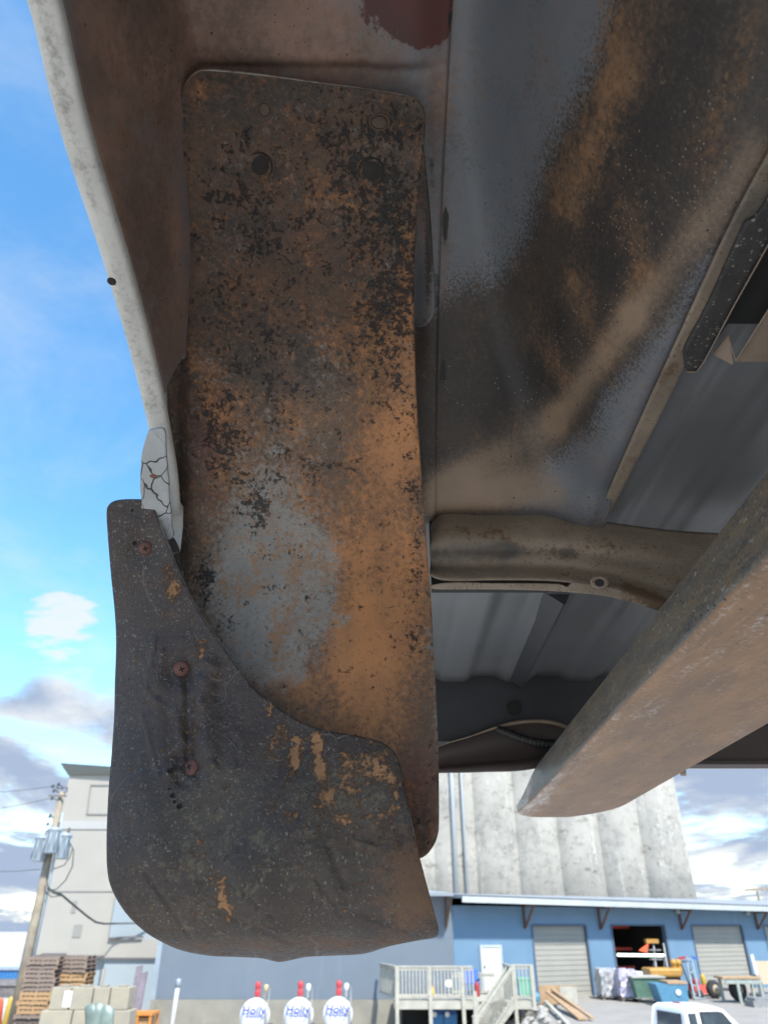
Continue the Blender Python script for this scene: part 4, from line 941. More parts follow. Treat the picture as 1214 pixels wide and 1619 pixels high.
for px, py, dy in ((64, 1342, -.25), (84, 1329, -.5), (100, 1338, -.2)):
    p = PY(px, py, PYL+dy); q = MB(); q.lathe([(.02, -.5), (.27, -.5), (.29, -.46), (.29, .38), (.31, .4), (.31, .45), (.2, .52), (.05, .55)], p, (0, 0, 1), 18)
    for k in range(8): a = 2*math.pi*k/8; q.box(p.x+.3*math.cos(a)-.015, p.y+.3*math.sin(a)-.03, p.z-.4, p.x+.3*math.cos(a)+.015, p.y+.3*math.sin(a)+.03, p.z+.3)
    t = q.build('transformer', MATS['galv'], pole, True)
    q = MB(); q.bar(p+Vector((0, .2, .1)), Vector((X0, PYL, p.z+.1)), .08, .1); q.build('mount_arm', MATS['frame_dark'], t); q = MB(); q.lathe([(.05, 0), (.07, .06), (.04, .1), (.07, .15), (.03, .22)], p+Vector((.12, 0, .53)), (0, 0, 1), 8); q.build('bushing', MATS['frame_dark'], t, True)
def sag(a, b, s, n=14): return [a.lerp(b, i/n)-Vector((0, 0, s*4*(i/n)*(1-i/n))) for i in range(n+1)]
q = MB(); q.tube([PY(76, 1404, PYL-.2), PY(84, 1409, PYL-.2), PY(97, 1414, PYL), PY(117, 1431, 36), PY(140, 1450, 38), PY(152, 1458, 40), PY(165, 1460.5, 42), PY(185, 1460, 42.7), PY(240, 1459, 43.3)], .045, 6)
tag(q.build('service_cable', MATS['wire']), 'thick drooping cable running from the transformer pole to the pale annexe', 'cable')
q = MB()
for pts in (((110, 1330), (117, 1345), (115, 1370), (104, 1392), (90, 1406), (76, 1408)), ((85, 1374), (102, 1368), (111, 1355), (116, 1340)), ((74, 1388), (76, 1400), (84, 1412), (96, 1416)), ((72, 1410), (82, 1418), (98, 1416))): q.tube([PY(x, y, PYL-.3) for x, y in pts], .022, 6)
q.build('cable_loops', MATS['wire'], pole, True)
for a, b, lab in (((84, 1243), (-60, 1253), 'thin overhead wire, topmost of those leaving the transformer pole to the left'), ((80, 1262), (-60, 1284), 'thin overhead wire, lower of the pair leaving the top of the transformer pole'), ((66, 1374), (-60, 1374), 'thin level wire leaving the transformer pole just below the transformers')):
    q = MB(); q.tube(sag(PY(*a, PYL-.2), PY(*b, PYL+3), .1), .012, 5); tag(q.build('overhead_wire', MATS['wire']), lab, 'wire', 'overhead wires on the left')
FP = 95.0; p = PY(1196, 1409, FP); q = MB(); q.tube([(p.x, FP, GROUND), (p.x, FP, p.z)], [.2, .13], 8)
fp = thing('utility_pole', 'distant T-shaped power pole top showing above the roof at the right edge', 'utility pole', (p.x, FP, GROUND))
q.build('pole', MATS['pole_wood'], fp); q = MB(); q.bar((p.x-1.5, FP-.15, p.z+.1), (p.x+1.5, FP-.15, p.z+.3), .2, .24)
for k in (-1.2, -.4, .6, 1.2): q.lathe([(.05, 0), (.09, .1), (.05, .22)], (p.x+k, FP-.15, p.z+.02), (0, 0, 1), 8)
q.build('crossarm', MATS['pole_wood'], fp)

# ------------------------------------------------------------------ timber deck with stair
DY = 34.0
def DP(px, py, y=DY): return PY(px, py, y)
dz = DP(700, 1581).z; rz = DP(700, 1528).z
deck = thing('timber_deck', 'weathered timber deck with railings and a stair by the white door', 'deck', (DP(700, 1581).x, DY, GROUND))
dx0, dx1, dx2, dx3 = DP(625, 1580).x, DP(757, 1580).x, DP(811, 1580).x, DP(846, 1580).x
q = MB(); q.box(dx0, DY, dz-.06, dx3, 36.9, dz); q.box(dx0, DY-.05, dz-.3, dx1, DY-.003, dz-.02); q.box(dx2, DY-.05, dz-.3, dx3, DY-.003, dz-.02); q.box(dx0-.05, DY-.05, dz-.3, dx0-.003, 36.9, dz-.02); q.build('platform', MATS['weathered_wood'], deck)
for x, z1 in ((dx0+.07, rz), (DP(680, 1580).x, rz), (DP(732, 1580).x, rz), (dx2+.07, rz+.05), (dx3-.07, rz+.05)):
    q = MB(); q.box(x-.07, DY-.13, GROUND, x+.07, DY-.055, z1); q.build('post', MATS['weathered_wood'], deck)
def rail(a, b, zlo, zhi, name='railing', n=None):
    q = MB(); a = Vector(a); b = Vector(b); L_ = (b-a).length; n = n or int(L_/.14)
    q.bar(a+Vector((0, 0, zhi)), b+Vector((0, 0, zhi)), .12, .05); q.bar(a+Vector((0, 0, zlo+.1)), b+Vector((0, 0, zlo+.1)), .06, .08); q.bar(a+Vector((0, 0, zhi-.09)), b+Vector((0, 0, zhi-.09)), .05, .08)
    for i in range(n+1):
        p = a.lerp(b, i/n); q.box(p.x-.022, p.y-.06, p.z+zlo+.05, p.x+.022, p.y-.02, p.z+zhi-.03)
    return q.build(name, MATS['weathered_wood'], deck)
rail((dx0, DY-.02, 0), (dx1-.2, DY-.02, 0), dz, rz); rail((dx2, DY-.02, 0), (dx3, DY-.02, 0), dz, rz+.05)
rail((dx0, DY, 0), (dx0-.6, 36.8, 0), dz, rz, n=16)
rail((dx0+2.5, 36.6, 0), (dx1+1.0, 36.6, 0), dz, rz-.35)
rail((dx2, DY, 0), (dx2+.05, 36.4, 0), dz, rz, n=14)
# stair going down to the left front
st0 = Vector((dx2-.02, DY-.15, dz)); st1 = Vector((DP(752, 1619, 32.8).x, 32.8, GROUND))
q = MB()
for off in (0, .95):
    q.bar(st0+Vector((0, -.1+off*.0, -.1))+Vector((0, off, 0)), st1+Vector((0, off, .1)), .06, .28)
for i in range(9):
    p = st0.lerp(st1, (i+.5)/9); q.box(p.x-.16, p.y-.05, p.z-.02, p.x+.16, p.y+.95, p.z+.03)
q.build('stair', MATS['weathered_wood'], deck)
for off in (-.1, .92):
    rail(st0+Vector((0, off, 0)), st1+Vector((0, off, 0)), .0, 1.08, 'stair_railing', 16)
q = MB(); q.box(st1.x-.07, st1.y-.2, GROUND, st1.x+.07, st1.y-.06, GROUND+2.0); q.build('post', MATS['weathered_wood'], deck)
q = MB(); q.box(dx0+.3, 36.6, GROUND, dx3-.2, 36.7, dz-.07); q.build('underside_shade', MATS['dark_inside'], deck)  # near-black sheet painting in the shade beneath the platform

# things on and under the deck
def simple(name, m, mb, lab, cat, group=None, smooth=False):
    return tag(mb.build(name, MATS[m], None, smooth), lab, cat, group)
a, b = DP(735, 1546, 36), DP(757, 1533, 36); t = thing('plastic_chair', 'bright blue plastic chair on the deck beside the white door', 'chair', (a.x, 36, dz))
q = MB(); q.hexa([(a.x, 36.35, dz+.45), (b.x, 36.35, dz+.45), (b.x, 36.4, dz+.45), (a.x, 36.4, dz+.45)], [(a.x, 36.45, b.z), (b.x, 36.45, b.z), (b.x, 36.5, b.z), (a.x, 36.5, b.z)]); q.build('backrest', MATS['vivid_blue'], t)
q = MB(); q.box(a.x, 35.85, dz+.4, b.x, 36.34, dz+.46); q.build('seat', MATS['vivid_blue'], t)
for x in (a.x+.03, b.x-.08):
    for y in (35.88, 36.28): q = MB(); q.box(x, y, dz, x+.05, y+.05, dz+.395); q.build('leg', MATS['vivid_blue'], t)
p = DP(753, 1573, 36); t = thing('fire_extinguisher', 'small red fire extinguisher standing on the deck', 'extinguisher', (p.x, 35.6, dz))
q = MB(); q.lathe([(.09, 0), (.1, .03), (.1, .4), (.05, .5), (.03, .53)], (p.x, 35.6, dz), (0, 0, 1), 12); q.build('cylinder', MATS['red_paint'], t, True); q = MB(); q.bar((p.x, 35.55, dz+.56), (p.x+.14, 35.55, dz+.6), .04, .05); q.lathe([(.03, .52), (.03, .58)], (p.x, 35.6, dz), (0, 0, 1), 8); q.build('handle', MATS['black_trim'], t)
p = DP(684, 1570, 35); q = MB(); q.lathe([(.09, 0), (.1, .04), (.1, .26), (.03, .34), (.03, .4)], (p.x, 35, dz), (0, 0, 1), 12); simple('jug', 'yellow_paint', q, 'small yellow jug on the deck behind the second railing post', 'jug', None, True)
p = DP(709, 1555, 36.2); q = MB(); q.lathe([(.14, 0), (.15, .05), (.11, .06), (.04, .07)], (p.x, 36.2, p.z), (0, -1, 0), 16); q.bar((p.x, 36.2, dz), (p.x, 36.2, p.z), .05, .05); simple('round_sign', 'white_cap', q, 'small round white disc on a stake behind the deck railing', 'sign')
p = DP(829, 1571, 36.3); q = MB(); q.hexa([(p.x-.2, 36.1, dz), (p.x+.2, 36.1, dz), (p.x+.2, 36.5, dz), (p.x-.2, 36.5, dz)], [(p.x-.26, 36.05, dz+.55), (p.x+.26, 36.05, dz+.55), (p.x+.26, 36.55, dz+.55), (p.x-.26, 36.55, dz+.55)]); q.box(p.x-.28, 36.03, dz+.551, p.x+.28, 36.57, dz+.62); simple('tote_bin', 'pale_green', q, 'pale green tote behind the railing at the right end of the deck', 'bin')
for i, px in enumerate((690, 710)):
    p = DP(px, 1612, 35.2); t = thing('wheelie_bin', ('blue-lidded bin under the deck, left one of the pair', 'blue-lidded bin under the deck, right one of the pair')[i], 'bin', (p.x, 35.2, GROUND), 0, 'bins under the deck')
    zt_ = DP(px, 1603, 35.2).z; q = MB(); q.hexa([(p.x-.24, 34.9, GROUND), (p.x+.24, 34.9, GROUND), (p.x+.24, 35.4, GROUND), (p.x-.24, 35.4, GROUND)], [(p.x-.3, 34.85, zt_), (p.x+.3, 34.85, zt_), (p.x+.3, 35.45, zt_), (p.x-.3, 35.45, zt_)]); q.build('body', MATS['container_blue'], t)
    q = MB(); q.hexa([(p.x-.32, 34.82, zt_+.003), (p.x+.32, 34.82, zt_+.003), (p.x+.32, 35.47, zt_+.003), (p.x-.32, 35.47, zt_+.003)], [(p.x-.26, 34.9, zt_+.16), (p.x+.26, 34.9, zt_+.16), (p.x+.26, 35.47, zt_+.2), (p.x-.26, 35.47, zt_+.2)]); q.build('lid', MATS['vivid_blue'], t)
    q = MB(); q.lathe([(.1, 0), (.08, .03)], (p.x-.1, 34.8, zt_+.02), (0, -1, 0), 12); q.build('white_badge', MATS['white_cap'], t)

# ------------------------------------------------------------------ propane-style tanks
TY = 32.0
tanks = []
for i, (px, py, cap) in enumerate(((403, 1606, 'tan_cap'), (472, 1605, 'white_cap'), (534, 1604, 'white_cap'))):
    c = PY(px, py, TY); r_ = .555
    lab = ('round white tank end on the left, with red and tan valve caps on top', 'round white tank end in the middle of the three, red and white valve caps', 'round white tank end nearest the timber deck, red and white valve caps')[i]
    t = thing('fuel_tank', lab, 'tank', (c.x, TY+1.2, GROUND), 0, 'white tanks by the plinth')
    q = MB(); q.lathe([(.01, -.20), (.2, -.19), (.38, -.15), (.5, -.07), (r_-.01, .04), (r_, .1), (r_, 2.2), (.45, 2.4), (.01, 2.5)], (c.x, TY, c.z), (c.x, TY, c.z-CAM.z), 32); sh = q.build('shell', MATS['tank_white'], t, True)
    q = MB()
    for dx in (-.09, .09):
        pass
    q.lathe([(.06, 0), (.10, .06), (.115, .14), (.10, .22), (.07, .26), (.105, .31), (.115, .40), (.09, .47), (.03, .51)], (c.x+.0, TY+.3, c.z+r_-.02), (0, 0, 1), 14); q.build('valve', MATS['valve_red'], t, True)
    q = MB(); q.lathe([(.03, 0), (.03, .2), (.085, .24), (.10, .33), (.08, .42), (.02, .45)], (c.x+.28, TY+.5, c.z+r_-.06), (0, 0, 1), 12); q.build('valve_cap', MATS[cap], t, True)
    q = MB(); q.tube([(c.x+.44, TY-.26, GROUND), (c.x+.42, TY-.24, c.z+.1), (c.x+.22, TY+.3, c.z+r_+.12)], .022, 6); q.tube([(c.x+.36, TY+.5, c.z+r_+.3), (c.x+.46, TY+.2, c.z+r_+.28), (c.x+.47, TY-.2, c.z), (c.x+.47, TY-.2, GROUND)], .02, 6); q.build('fill_pipe', MATS['metal_grey'], t, True)
    q = MB(); q.box(c.x-.45, TY+.3, GROUND, c.x+.45, TY+.5, c.z-.4); q.box(c.x-.45, TY+1.7, GROUND, c.x+.45, TY+1.9, c.z-.4); q.build('saddle', MATS['frame_dark'], t)
    fc = bpy.data.curves.new('lettering', 'FONT'); fc.body = 'Holly'; fc.size = .38; fc.extrude = .004; fc.offset = .012; fc.space_character = 1.05; fc.shear = .15; fc.align_x = 'CENTER'
    tmp = bpy.data.objects.new('lettering_curve', fc); C.objects.link(tmp); dg = bpy.context.evaluated_depsgraph_get()
    me = bpy.data.meshes.new_from_object(tmp.evaluated_get(dg)); C.objects.unlink(tmp); bpy.data.objects.remove(tmp)
    to = bpy.data.objects.new('lettering', me); C.objects.link(to); to.rotation_euler = (R(90), 0, 0); to.parent = t
    to.location = Vector((c.x-.02, TY-.28, c.z+.06))-t.location; me.materials.clear(); me.materials.append(MATS['tank_blue_print'])
    q = MB(); q.box(c.x-.34, TY-.272, c.z-.02, c.x+.3, TY-.268, c.z+.01); q.build('underline', MATS['tank_blue_print'], t)

# ------------------------------------------------------------------ left corner: pallets, blocks, scrap
def pallet_mesh():
    q = MB()
    for y in (-.5, 0, .5): q.box(-.6, y-.02, .022, .6, y+.02, .12)
    for i in range(7): x = -.6+i*.183; q.box(x, -.52, .1205, x+.1, .52, .142)
    for x in (-.6, -.05, .5): q.box(x, -.52, 0, x+.1, .52, .0215)
    return q
pm = {}
for key, m in (('old', 'pallet_wood'), ('new', 'pallet_new')):
    o = pallet_mesh().build('pallet', MATS[m]); pm[key] = o.data; C.objects.unlink(o); bpy.data.objects.remove(o)
def stack(px, y, n, newr, lab, g, z0=GROUND, wscale=1.0):
    x = PY(px, 1560, y).x
    for i in range(n):
        nw = i in newr; o = bpy.data.objects.new('pallet', pm['new' if nw else 'old']); C.objects.link(o)
        o.location = (x+random.uniform(-.05, .05), y+random.uniform(-.05, .05), z0+i*.1425); o.rotation_euler = (0, 0, random.uniform(-.04, .04)); o.scale = (wscale, 1, 1)
        tag(o, lab[1] if nw else lab[0], 'pallet', g)
stack(68, 33.0, 22, (9, 10, 11, 12, 13), ('grey-brown wooden pallet in the stack next to the utility pole', 'fresher orange-brown pallet low in the stack next to the utility pole'), 'pallet stack beside the pole')
stack(116, 33.6, 22, (15, 16, 17), ('weathered wooden pallet in the stack behind the concrete blocks', 'orange-brown pallet high in the stack behind the concrete blocks'), 'pallet stack behind the blocks')
BY = 29.0
bz = PY(140, 1597, BY).z; bt = PY(140, 1561, BY).z; hgt = bt-bz
blk = [((80, 111), 0, 'grey concrete block at the left end of the top course, beside the white-painted mark'), ((112, 146), 0, 'grey concrete block, second from the left in the top course'), ((147, 173), 0, 'cream concrete block, third in the top course'), ((174, 204), 0, 'cream concrete block at the right end of the top course'),
       ((70, 120), 1, 'pale concrete block at the left end of the lower course'), ((121, 160), 1, 'pale concrete block in the middle of the lower course'), ((161, 211), 1, 'cream concrete block at the right end of the lower course')]
for (a, b), lo, lab in blk:
    z1 = bt if not lo else bz-.006; x0, x1 = PY(a, 1580, BY).x, PY(b, 1580, BY).x
    q = MB(); zz0 = bz if not lo else GROUND; hgt_ = z1-zz0; dyy = .06 if lo else 0
    q.box(x0, BY-dyy, zz0, x1-.02, BY+.75, z1-.0); 
    if not lo: q.box(x0+.15, BY+.2, z1+.001, x1-.2, BY+.5, z1+.05)
    o = simple('concrete_block', 'concrete_block', q, lab, 'concrete block', 'stacked concrete blocks'); bevel(o, .03, 2)
x0 = PY(101, 1580, BY).x; q = MB(); q.box(x0, BY-.012, bz+.08, x0+.26, BY-.004, bt-.1)
wp = q.build('white_mark', MATS['white_cap'], None); wp.parent = bpy.data.objects['concrete_block']
for i, (px0, bend, lab) in enumerate(((146, -.25, 'curved green-grey steel sheet leaning left, first of three'), (160, .25, 'curved pale steel sheet in the middle of the three by the blocks'), (176, .1, 'dark green-grey curved steel sheet, rightmost of three'))):
    p = PY(px0, 1584+i*1.5, 27.5); vs = []; fs = []
    for k in range(9):
        t = k/8; z = p.z-(p.z-GROUND)*t
        for j in range(7):
            a = (j/6-.5)*2.2; vs.append((p.x+.26*math.sin(a)+bend*(1-t)**2*-1.0+.1*t, 27.5-.16*math.cos(a)+.05, z-.12*abs(math.sin(a))))
    fs = [(k*7+j, k*7+j+1, (k+1)*7+j+1, (k+1)*7+j) for k in range(8) for j in range(6)]
    o = link('steel_sheet', vs, fs, MATS['guard_green'], None, True); solid(o, .012); tag(o, lab, 'steel sheet', 'curved sheets by the blocks')
for i, (p0, p1, lab) in enumerate((((221, 1528), (209, 1603), 'tallest purple-brown board leaning against the shed corner'), ((229, 1538), (217, 1603), 'shorter purple-brown board leaning on the tall one by the shed corner'))):
    a, b = PY(*p0, 36.3-i*.2), PY(p1[0], p1[1], 35.0-i*.2); d = (b-a).normalized(); b = a+d*((GROUND-a.z)/d.z)
    q = MB(); q.bar(a, b, .28, .06, (0, 1, .2)); simple('leaning_board', 'purple_board', q, lab, 'board', 'boards leaning by the shed')
p = PY(218, 1606, 30); q = MB(); w0, w1 = PY(196, 1606, 30).x, PY(240, 1606, 30).x
t = thing('orange_crate', 'orange metal crate standing at the foot of the concrete plinth', 'crate', (p.x, 30.4, GROUND))
q.box(w0, 30, GROUND, w0+.08, 30.08, p.z); q.box(w1-.08, 30, GROUND, w1, 30.08, p.z); q.box((w0+w1)/2-.04, 30, GROUND, (w0+w1)/2+.04, 30.08, p.z); q.box(w0, 30.9, GROUND, w0+.08, 30.98, p.z); q.box(w1-.08, 30.9, GROUND, w1, 30.98, p.z); q.box(w0-.02, 29.98, p.z, w1+.02, 31, p.z+.08); q.build('frame', MATS['orange_paint'], t)
q = MB(); q.box(w0+.1, 30.1, GROUND+.1, w1-.1, 30.85, p.z-.06); q.build('bin_body', MATS['pallet_new'], t)
a = PY(282, 1556, 31.5); q = MB(); b = Vector((PY(272, 1619, 31.5).x-.05, 31.5, GROUND)); q.tube([b, b.lerp(a, .96), a], [.085, .085, .08], 10)
t = thing('white_post', 'slim white post with a grey cap in front of the concrete plinth', 'post', b); q.build('post', MATS['white_cap'], t, True)
q = MB(); q.lathe([(.1, 0), (.1, .22), (.06, .27), (.01, .28)], a-Vector((0, 0, .1)), (0, 0, 1), 10); q.build('cap', MATS['galv'], t, True)
a, b = PY(-40, 1534, 60), PY(27, 1552, 60); t = thing('shipping_container', 'blue shipping container at the left edge beyond the utility pole', 'container', (a.x, 61, GROUND))
q = MB(); q.box(a.x, 60, b.z, b.x, 62.4, a.z); q.build('body', MATS['container_blue'], t)
q = MB()
for i in range(12): x = a.x+(b.x-a.x)*i/12; q.box(x, 59.95, b.z+.1, x+.12, 59.997, a.z-.1)
q.build('corrugation', MATS['container_blue'], t)
q = MB(); q.box(a.x-.02, 59.9, a.z+.003, b.x+.02, 62.45, a.z+.12); q.build('roof_rail', MATS['galv'], t)
q = MB(); a2, b2 = PY(-40, 1553, 58), PY(30, 1600, 58); q.box(a2.x, 58, GROUND, b2.x, 60.5, a2.z-.2); q.hexa([(a2.x, 57.9, a2.z-.19), (b2.x+.1, 57.9, a2.z-.19), (b2.x+.1, 60.6, a2.z-.19), (a2.x, 60.6, a2.z-.19)], [(a2.x, 58.2, a2.z+.1), (b2.x-.5, 58.2, a2.z+.1), (b2.x-.5, 60.3, a2.z+.1), (a2.x, 60.3, a2.z+.1)])
simple('scrap_heap', 'far_dark', q, 'dark heap of scrap below the blue container at the left edge', 'scrap heap')
p = PY(1, 1588, 38); q = MB(); q.lathe([(.33, 0), (.3, .1), (.18, .8), (.1, 1.35), (.05, 1.4)], (p.x, 38, GROUND), (0, 0, 1), 16); simple('traffic_cone', 'flag_orange', q, 'orange-red cone at the lower left edge of the view', 'cone', None, True)
a = PY(20, 1576, 36); q = MB(); q.tube([(a.x-.1, 36, GROUND), (a.x, 36, a.z-.1), (a.x+.02, 36, a.z)], [.13, .13, .09], 10); simple('bollard', 'yellow_paint', q, 'short yellow post left of the utility pole foot', 'bollard', None, True)
q = MB(); rng2 = random.Random(3)
for i in range(34):
    x = PY(rng2.uniform(-10, 66), 1600, 31).x; y = 31+rng2.uniform(-.6, .8); s = rng2.uniform(.2, .5); q.hexa([(x-s, y-s, GROUND), (x+s, y-s, GROUND), (x+s, y+s, GROUND), (x-s, y+s, GROUND)], [(x-s*.6, y-s*.5, GROUND+s*1.8), (x+s*.5, y-s*.6, GROUND+s*2.2), (x+s*.6, y+s*.6, GROUND+s*1.9), (x-s*.5, y+s*.6, GROUND+s*2)])
tag(q.build('rubble', MATS['far_dark']), kind='stuff')

# ------------------------------------------------------------------ right yard
def BP(px, py, y): return PY(px, py, y)
for px, top_, y, lab in ((943, 1539, FA(943, 1575, .7).y, 'yellow bollard right of the first roll-up door, by the wrapped bundles'), (1109, 1540, FA(1109, 1566, .7).y, 'yellow bollard left of the second roll-up door, by the red machine')):
    p = BP(px, top_, y); q = MB(); q.tube([(p.x+.02, y, 0), (p.x, y, p.z-.12), (p.x, y, p.z-.03), (p.x, y, p.z)], [.13, .13, .1, .03], 12); simple('bollard', 'yellow_paint', q, lab, 'bollard', 'yellow bollards at the doors', True)
def bundle(px0, px1, top_, y, m, lab):
    a, b = BP(px0, top_, y), BP(px1, top_, y); q = MB(); w_ = b.x-a.x; rr = random.Random(px0); t = thing('wrapped_bundle', lab, 'wrapped bundle', ((a.x+b.x)/2, y+.5, 0), 0, 'wrapped bundles by the open door')
    nx_, nz_ = 8, 7
    vs = []; 
    ring = [(a.x+w_*i/nx_, y) for i in range(nx_)]+[(b.x, y+1.0*i/6) for i in range(6)]+[(b.x-w_*i/nx_, y+1.0) for i in range(nx_)]+[(a.x, y+1.0-1.0*i/6) for i in range(6)]
    for k in range(nz_+1):
        z = .14+(a.z-.14)*k/nz_
        for x_, y_ in ring:
            s = .05*rr.uniform(-1, 1); s2 = .9 if k == nz_ else 1
            cx_, cy_ = (a.x+b.x)/2, y+.5; vs.append((cx_+(x_-cx_)*s2+s, cy_+(y_-cy_)*s2+.05*rr.uniform(-1, 1), z+.04*rr.uniform(-1, 1)))
    n_ = len(ring); fs = [(k*n_+i, k*n_+(i+1) % n_, (k+1)*n_+(i+1) % n_, (k+1)*n_+i) for k in range(nz_) for i in range(n_)]+[tuple(nz_*n_+i for i in range(n_))]
    link('wrapped_load', vs, fs, MATS[m], t)
    q = MB(); q.box(a.x-.03, y-.03, .1, b.x+.03, y+1.03, .125); q.box(a.x, y, 0, a.x+.1, y+1, .098); q.box(b.x-.1, y, 0, b.x, y+1, .098); q.build('pallet_base', MATS['pallet_wood'], t)
bundle(947, 976, 1532, 38.4, 'plastic_wrap', 'clear wrapped bundle of bottles nearest the yellow bollard')
bundle(977, 1006, 1533, 37.6, 'plastic_lilac', 'lilac and white wrapped bundle next to the green hopper')
p = BP(1010, 1533, 39.6); q = MB(); q.hexa([(p.x-.9, 39.4, 0), (p.x+.9, 39.4, 0), (p.x+.9, 40.4, 0), (p.x-.9, 40.4, 0)], [(p.x-.8, 39.5, p.z), (p.x+.9, 39.5, p.z-.15), (p.x+.9, 40.3, p.z-.15), (p.x-.8, 40.3, p.z)]); o = simple('film_load', 'film_white', q, 'load under white film behind the wrapped bundles and green hopper', 'covered load'); bevel(o, .12, 3)
# green tipping hopper
y = 37.0; a, b = BP(999, 1545, y), BP(1050, 1545, y); c, d = BP(1009, 1579, y), BP(1046, 1579, y)
t = thing('tipping_hopper', 'green steel tipping hopper with sloping sides on castors', 'hopper', ((a.x+b.x)/2, y+.5, 0))
q = MB(); q.hexa([(c.x, y+.1, c.z), (d.x, y+.1, c.z), (d.x, y+1, c.z), (c.x, y+1, c.z)], [(a.x, y, a.z), (b.x, y, a.z-.05), (b.x, y+1.1, a.z-.05), (a.x, y+1.1, a.z)]); q.build('bin', MATS['green_paint'], t)
q = MB(); q.box(a.x-.03, y-.05, a.z-.03, b.x+.03, y+1.13, a.z+.03); q.build('rim', MATS['weathered_wood'], t)
q = MB(); q.box(c.x-.1, y+.05, .18, d.x+.1, y+1.05, c.z-.003); q.build('skid', MATS['metal_grey'], t)
for x in (c.x, d.x-.1): q = MB(); q.lathe([(.02, 0), (.1, 0), (.1, .07), (.02, .07)], (x, y+.15, .1), (1, 0, 0), 14); q.build('castor', MATS['tyre'], t)
# blue bin
y = 35.4; a, b = BP(1036, 1556, y), BP(1085, 1556, y); c = BP(1045, 1590, y); t = thing('steel_bin', 'scuffed blue steel bin with a round white sticker in front', 'bin', ((a.x+b.x)/2, y+.5, 0))
q = MB(); q.hexa([(c.x+.1, y+.05, .1), (b.x-.03, y+.05, .1), (b.x-.03, y+1.1, .1), (c.x+.1, y+1.1, .1)], [(a.x, y, a.z), (b.x, y, a.z), (b.x, y+1.15, a.z), (a.x, y+1.15, a.z)]); q.build('bin', MATS['bin_blue'], t)
q = MB(); q.box(a.x+.5, y-.02, a.z+.003, b.x+.02, y+1.18, a.z+.09); q.build('wooden_lid', MATS['new_wood'], t)
p = BP(1072, 1569, y-.01); q = MB(); q.lathe([(.11, 0), (.11, .012), (.01, .012)], (p.x, y-.002, p.z), (0, -1, 0), 16); q.build('sticker', MATS['film_white'], t)
q = MB(); q.box(c.x+.15, y+.1, 0, c.x+.3, y+1, .098); q.box(b.x-.25, y+.1, 0, b.x-.1, y+1, .098); q.build('skid', MATS['metal_grey'], t)
# yellow machine
y = 38.6; a, b = BP(1027, 1543, y), BP(1079, 1543, y); zt_ = BP(1040, 1531, y).z
t = thing('sweeper_machine', 'yellow-orange machine body parked behind the green and blue bins', 'machine', ((a.x+b.x)/2, y+.6, 0))
q = MB(); q.box(a.x, y, a.z-.05, b.x, y+1.2, zt_); bevel(q.build('body', MATS['machine_yellow'], t), .08, 2)
q = MB(); q.box(a.x+.2, y+.1, .3, b.x-.1, y+1.1, a.z-.053); q.build('chassis', MATS['black_trim'], t)
for px in (1069, 1077):
    p = BP(px, 1525, y); q = MB(); q.lathe([(.12, -.35), (.14, -.1), (.1, .02), (.15, .06), (.13, .2), (.03, .26)], (p.x, y+.4, p.z-.05), (0, 0, 1), 12); q.build('filter_cap', MATS['machine_yellow'], t, True)
for x in (a.x+.35, b.x-.3):
    for yy in (y+.05, y+.95): q = MB(); q.lathe([(.12, 0), (.3, .02), (.3, .2), (.12, .22)], (x, yy, .3), (0, 1, 0), 18); q.build('wheel', MATS['tyre'], t)
# platform ladder in the doorway with orange cap and flag
y = FA(1040, 1540, .8).y-1.2; a, b = BP(1032, 1537, y), BP(1061, 1537, y); top_ = BP(1038, 1492, y)
t = thing('rolling_ladder', 'grey rolling step ladder standing at the open doorway', 'ladder', ((a.x+b.x)/2, y, 0))
for dx in (0, .62):
    q = MB(); q.bar((a.x+.1+dx, y, 0), (top_.x+.05+dx*.8, y+.7, top_.z), .06, .07, (0, 1, 0)); q.bar((a.x+.1+dx, y+1.2, 0), (top_.x+.05+dx*.8, y+.8, top_.z-.5), .05, .05, (0, 1, 0)); q.build('side_rail', MATS['metal_grey'], t)
q = MB()
for i in range(6):
    z = .3+i*.38; q = MB(); q.box(a.x+.12, y+.1+.1*i, z, a.x+.72, y+.4+.1*i, z+.05); q.build('step', MATS['metal_grey'], t)
p = BP(1030, 1488, y); q = MB(); q.box(p.x-.1, y+.55, p.z-.1, p.x+.5, y+.9, p.z+.08); simple('orange_case', 'machine_yellow', q, 'small orange case on top of the rolling ladder', 'case')
f = [BP(1029, 1491, y), BP(1027, 1507, y), BP(1013, 1503, y)]; q = MB(); q.prism(f, (0, .4, 0), (0, .43, 0)); simple('warning_flag', 'flag_orange', q, 'orange-red triangular flag hanging beside the rolling ladder', 'flag')
# hand truck post and red machine
y = 38.8; p = BP(1090, 1514, y); t = thing('hand_truck', 'upright blue-grey hand truck with red and blue grips', 'hand truck', (p.x, y, 0))
for dx in (-.13, .13): q = MB(); q.bar((p.x+dx, y, .1), (p.x+dx*.9, y+.2, p.z), .08, .08, (0, 1, 0)); q.build('upright', MATS['galv'], t)
q = MB(); q.box(p.x-.25, y-.3, .02, p.x+.25, y+.05, .06)
for z in (.5, 1.0, 1.5): q.box(p.x-.12, y+.06, z, p.x+.12, y+.12, z+.06)
q.build('toe_plate', MATS['galv'], t)
for dx in (-.25, .25): q = MB(); q.lathe([(.05, -.05), (.17, -.04), (.17, .04), (.05, .05)], (p.x+dx, y+.15, .17), (1, 0, 0), 16); q.build('wheel', MATS['tyre'], t)
q = MB(); q.bar((p.x-.5, y+.2, p.z-.05), (p.x-.13, y+.2, p.z), .09, .1); q.build('grip', MATS['red_paint'], t); q = MB(); q.bar((p.x+.13, y+.2, p.z), (p.x+.42, y+.2, p.z-.05), .1, .11); q.build('grip', MATS['vivid_blue'], t)
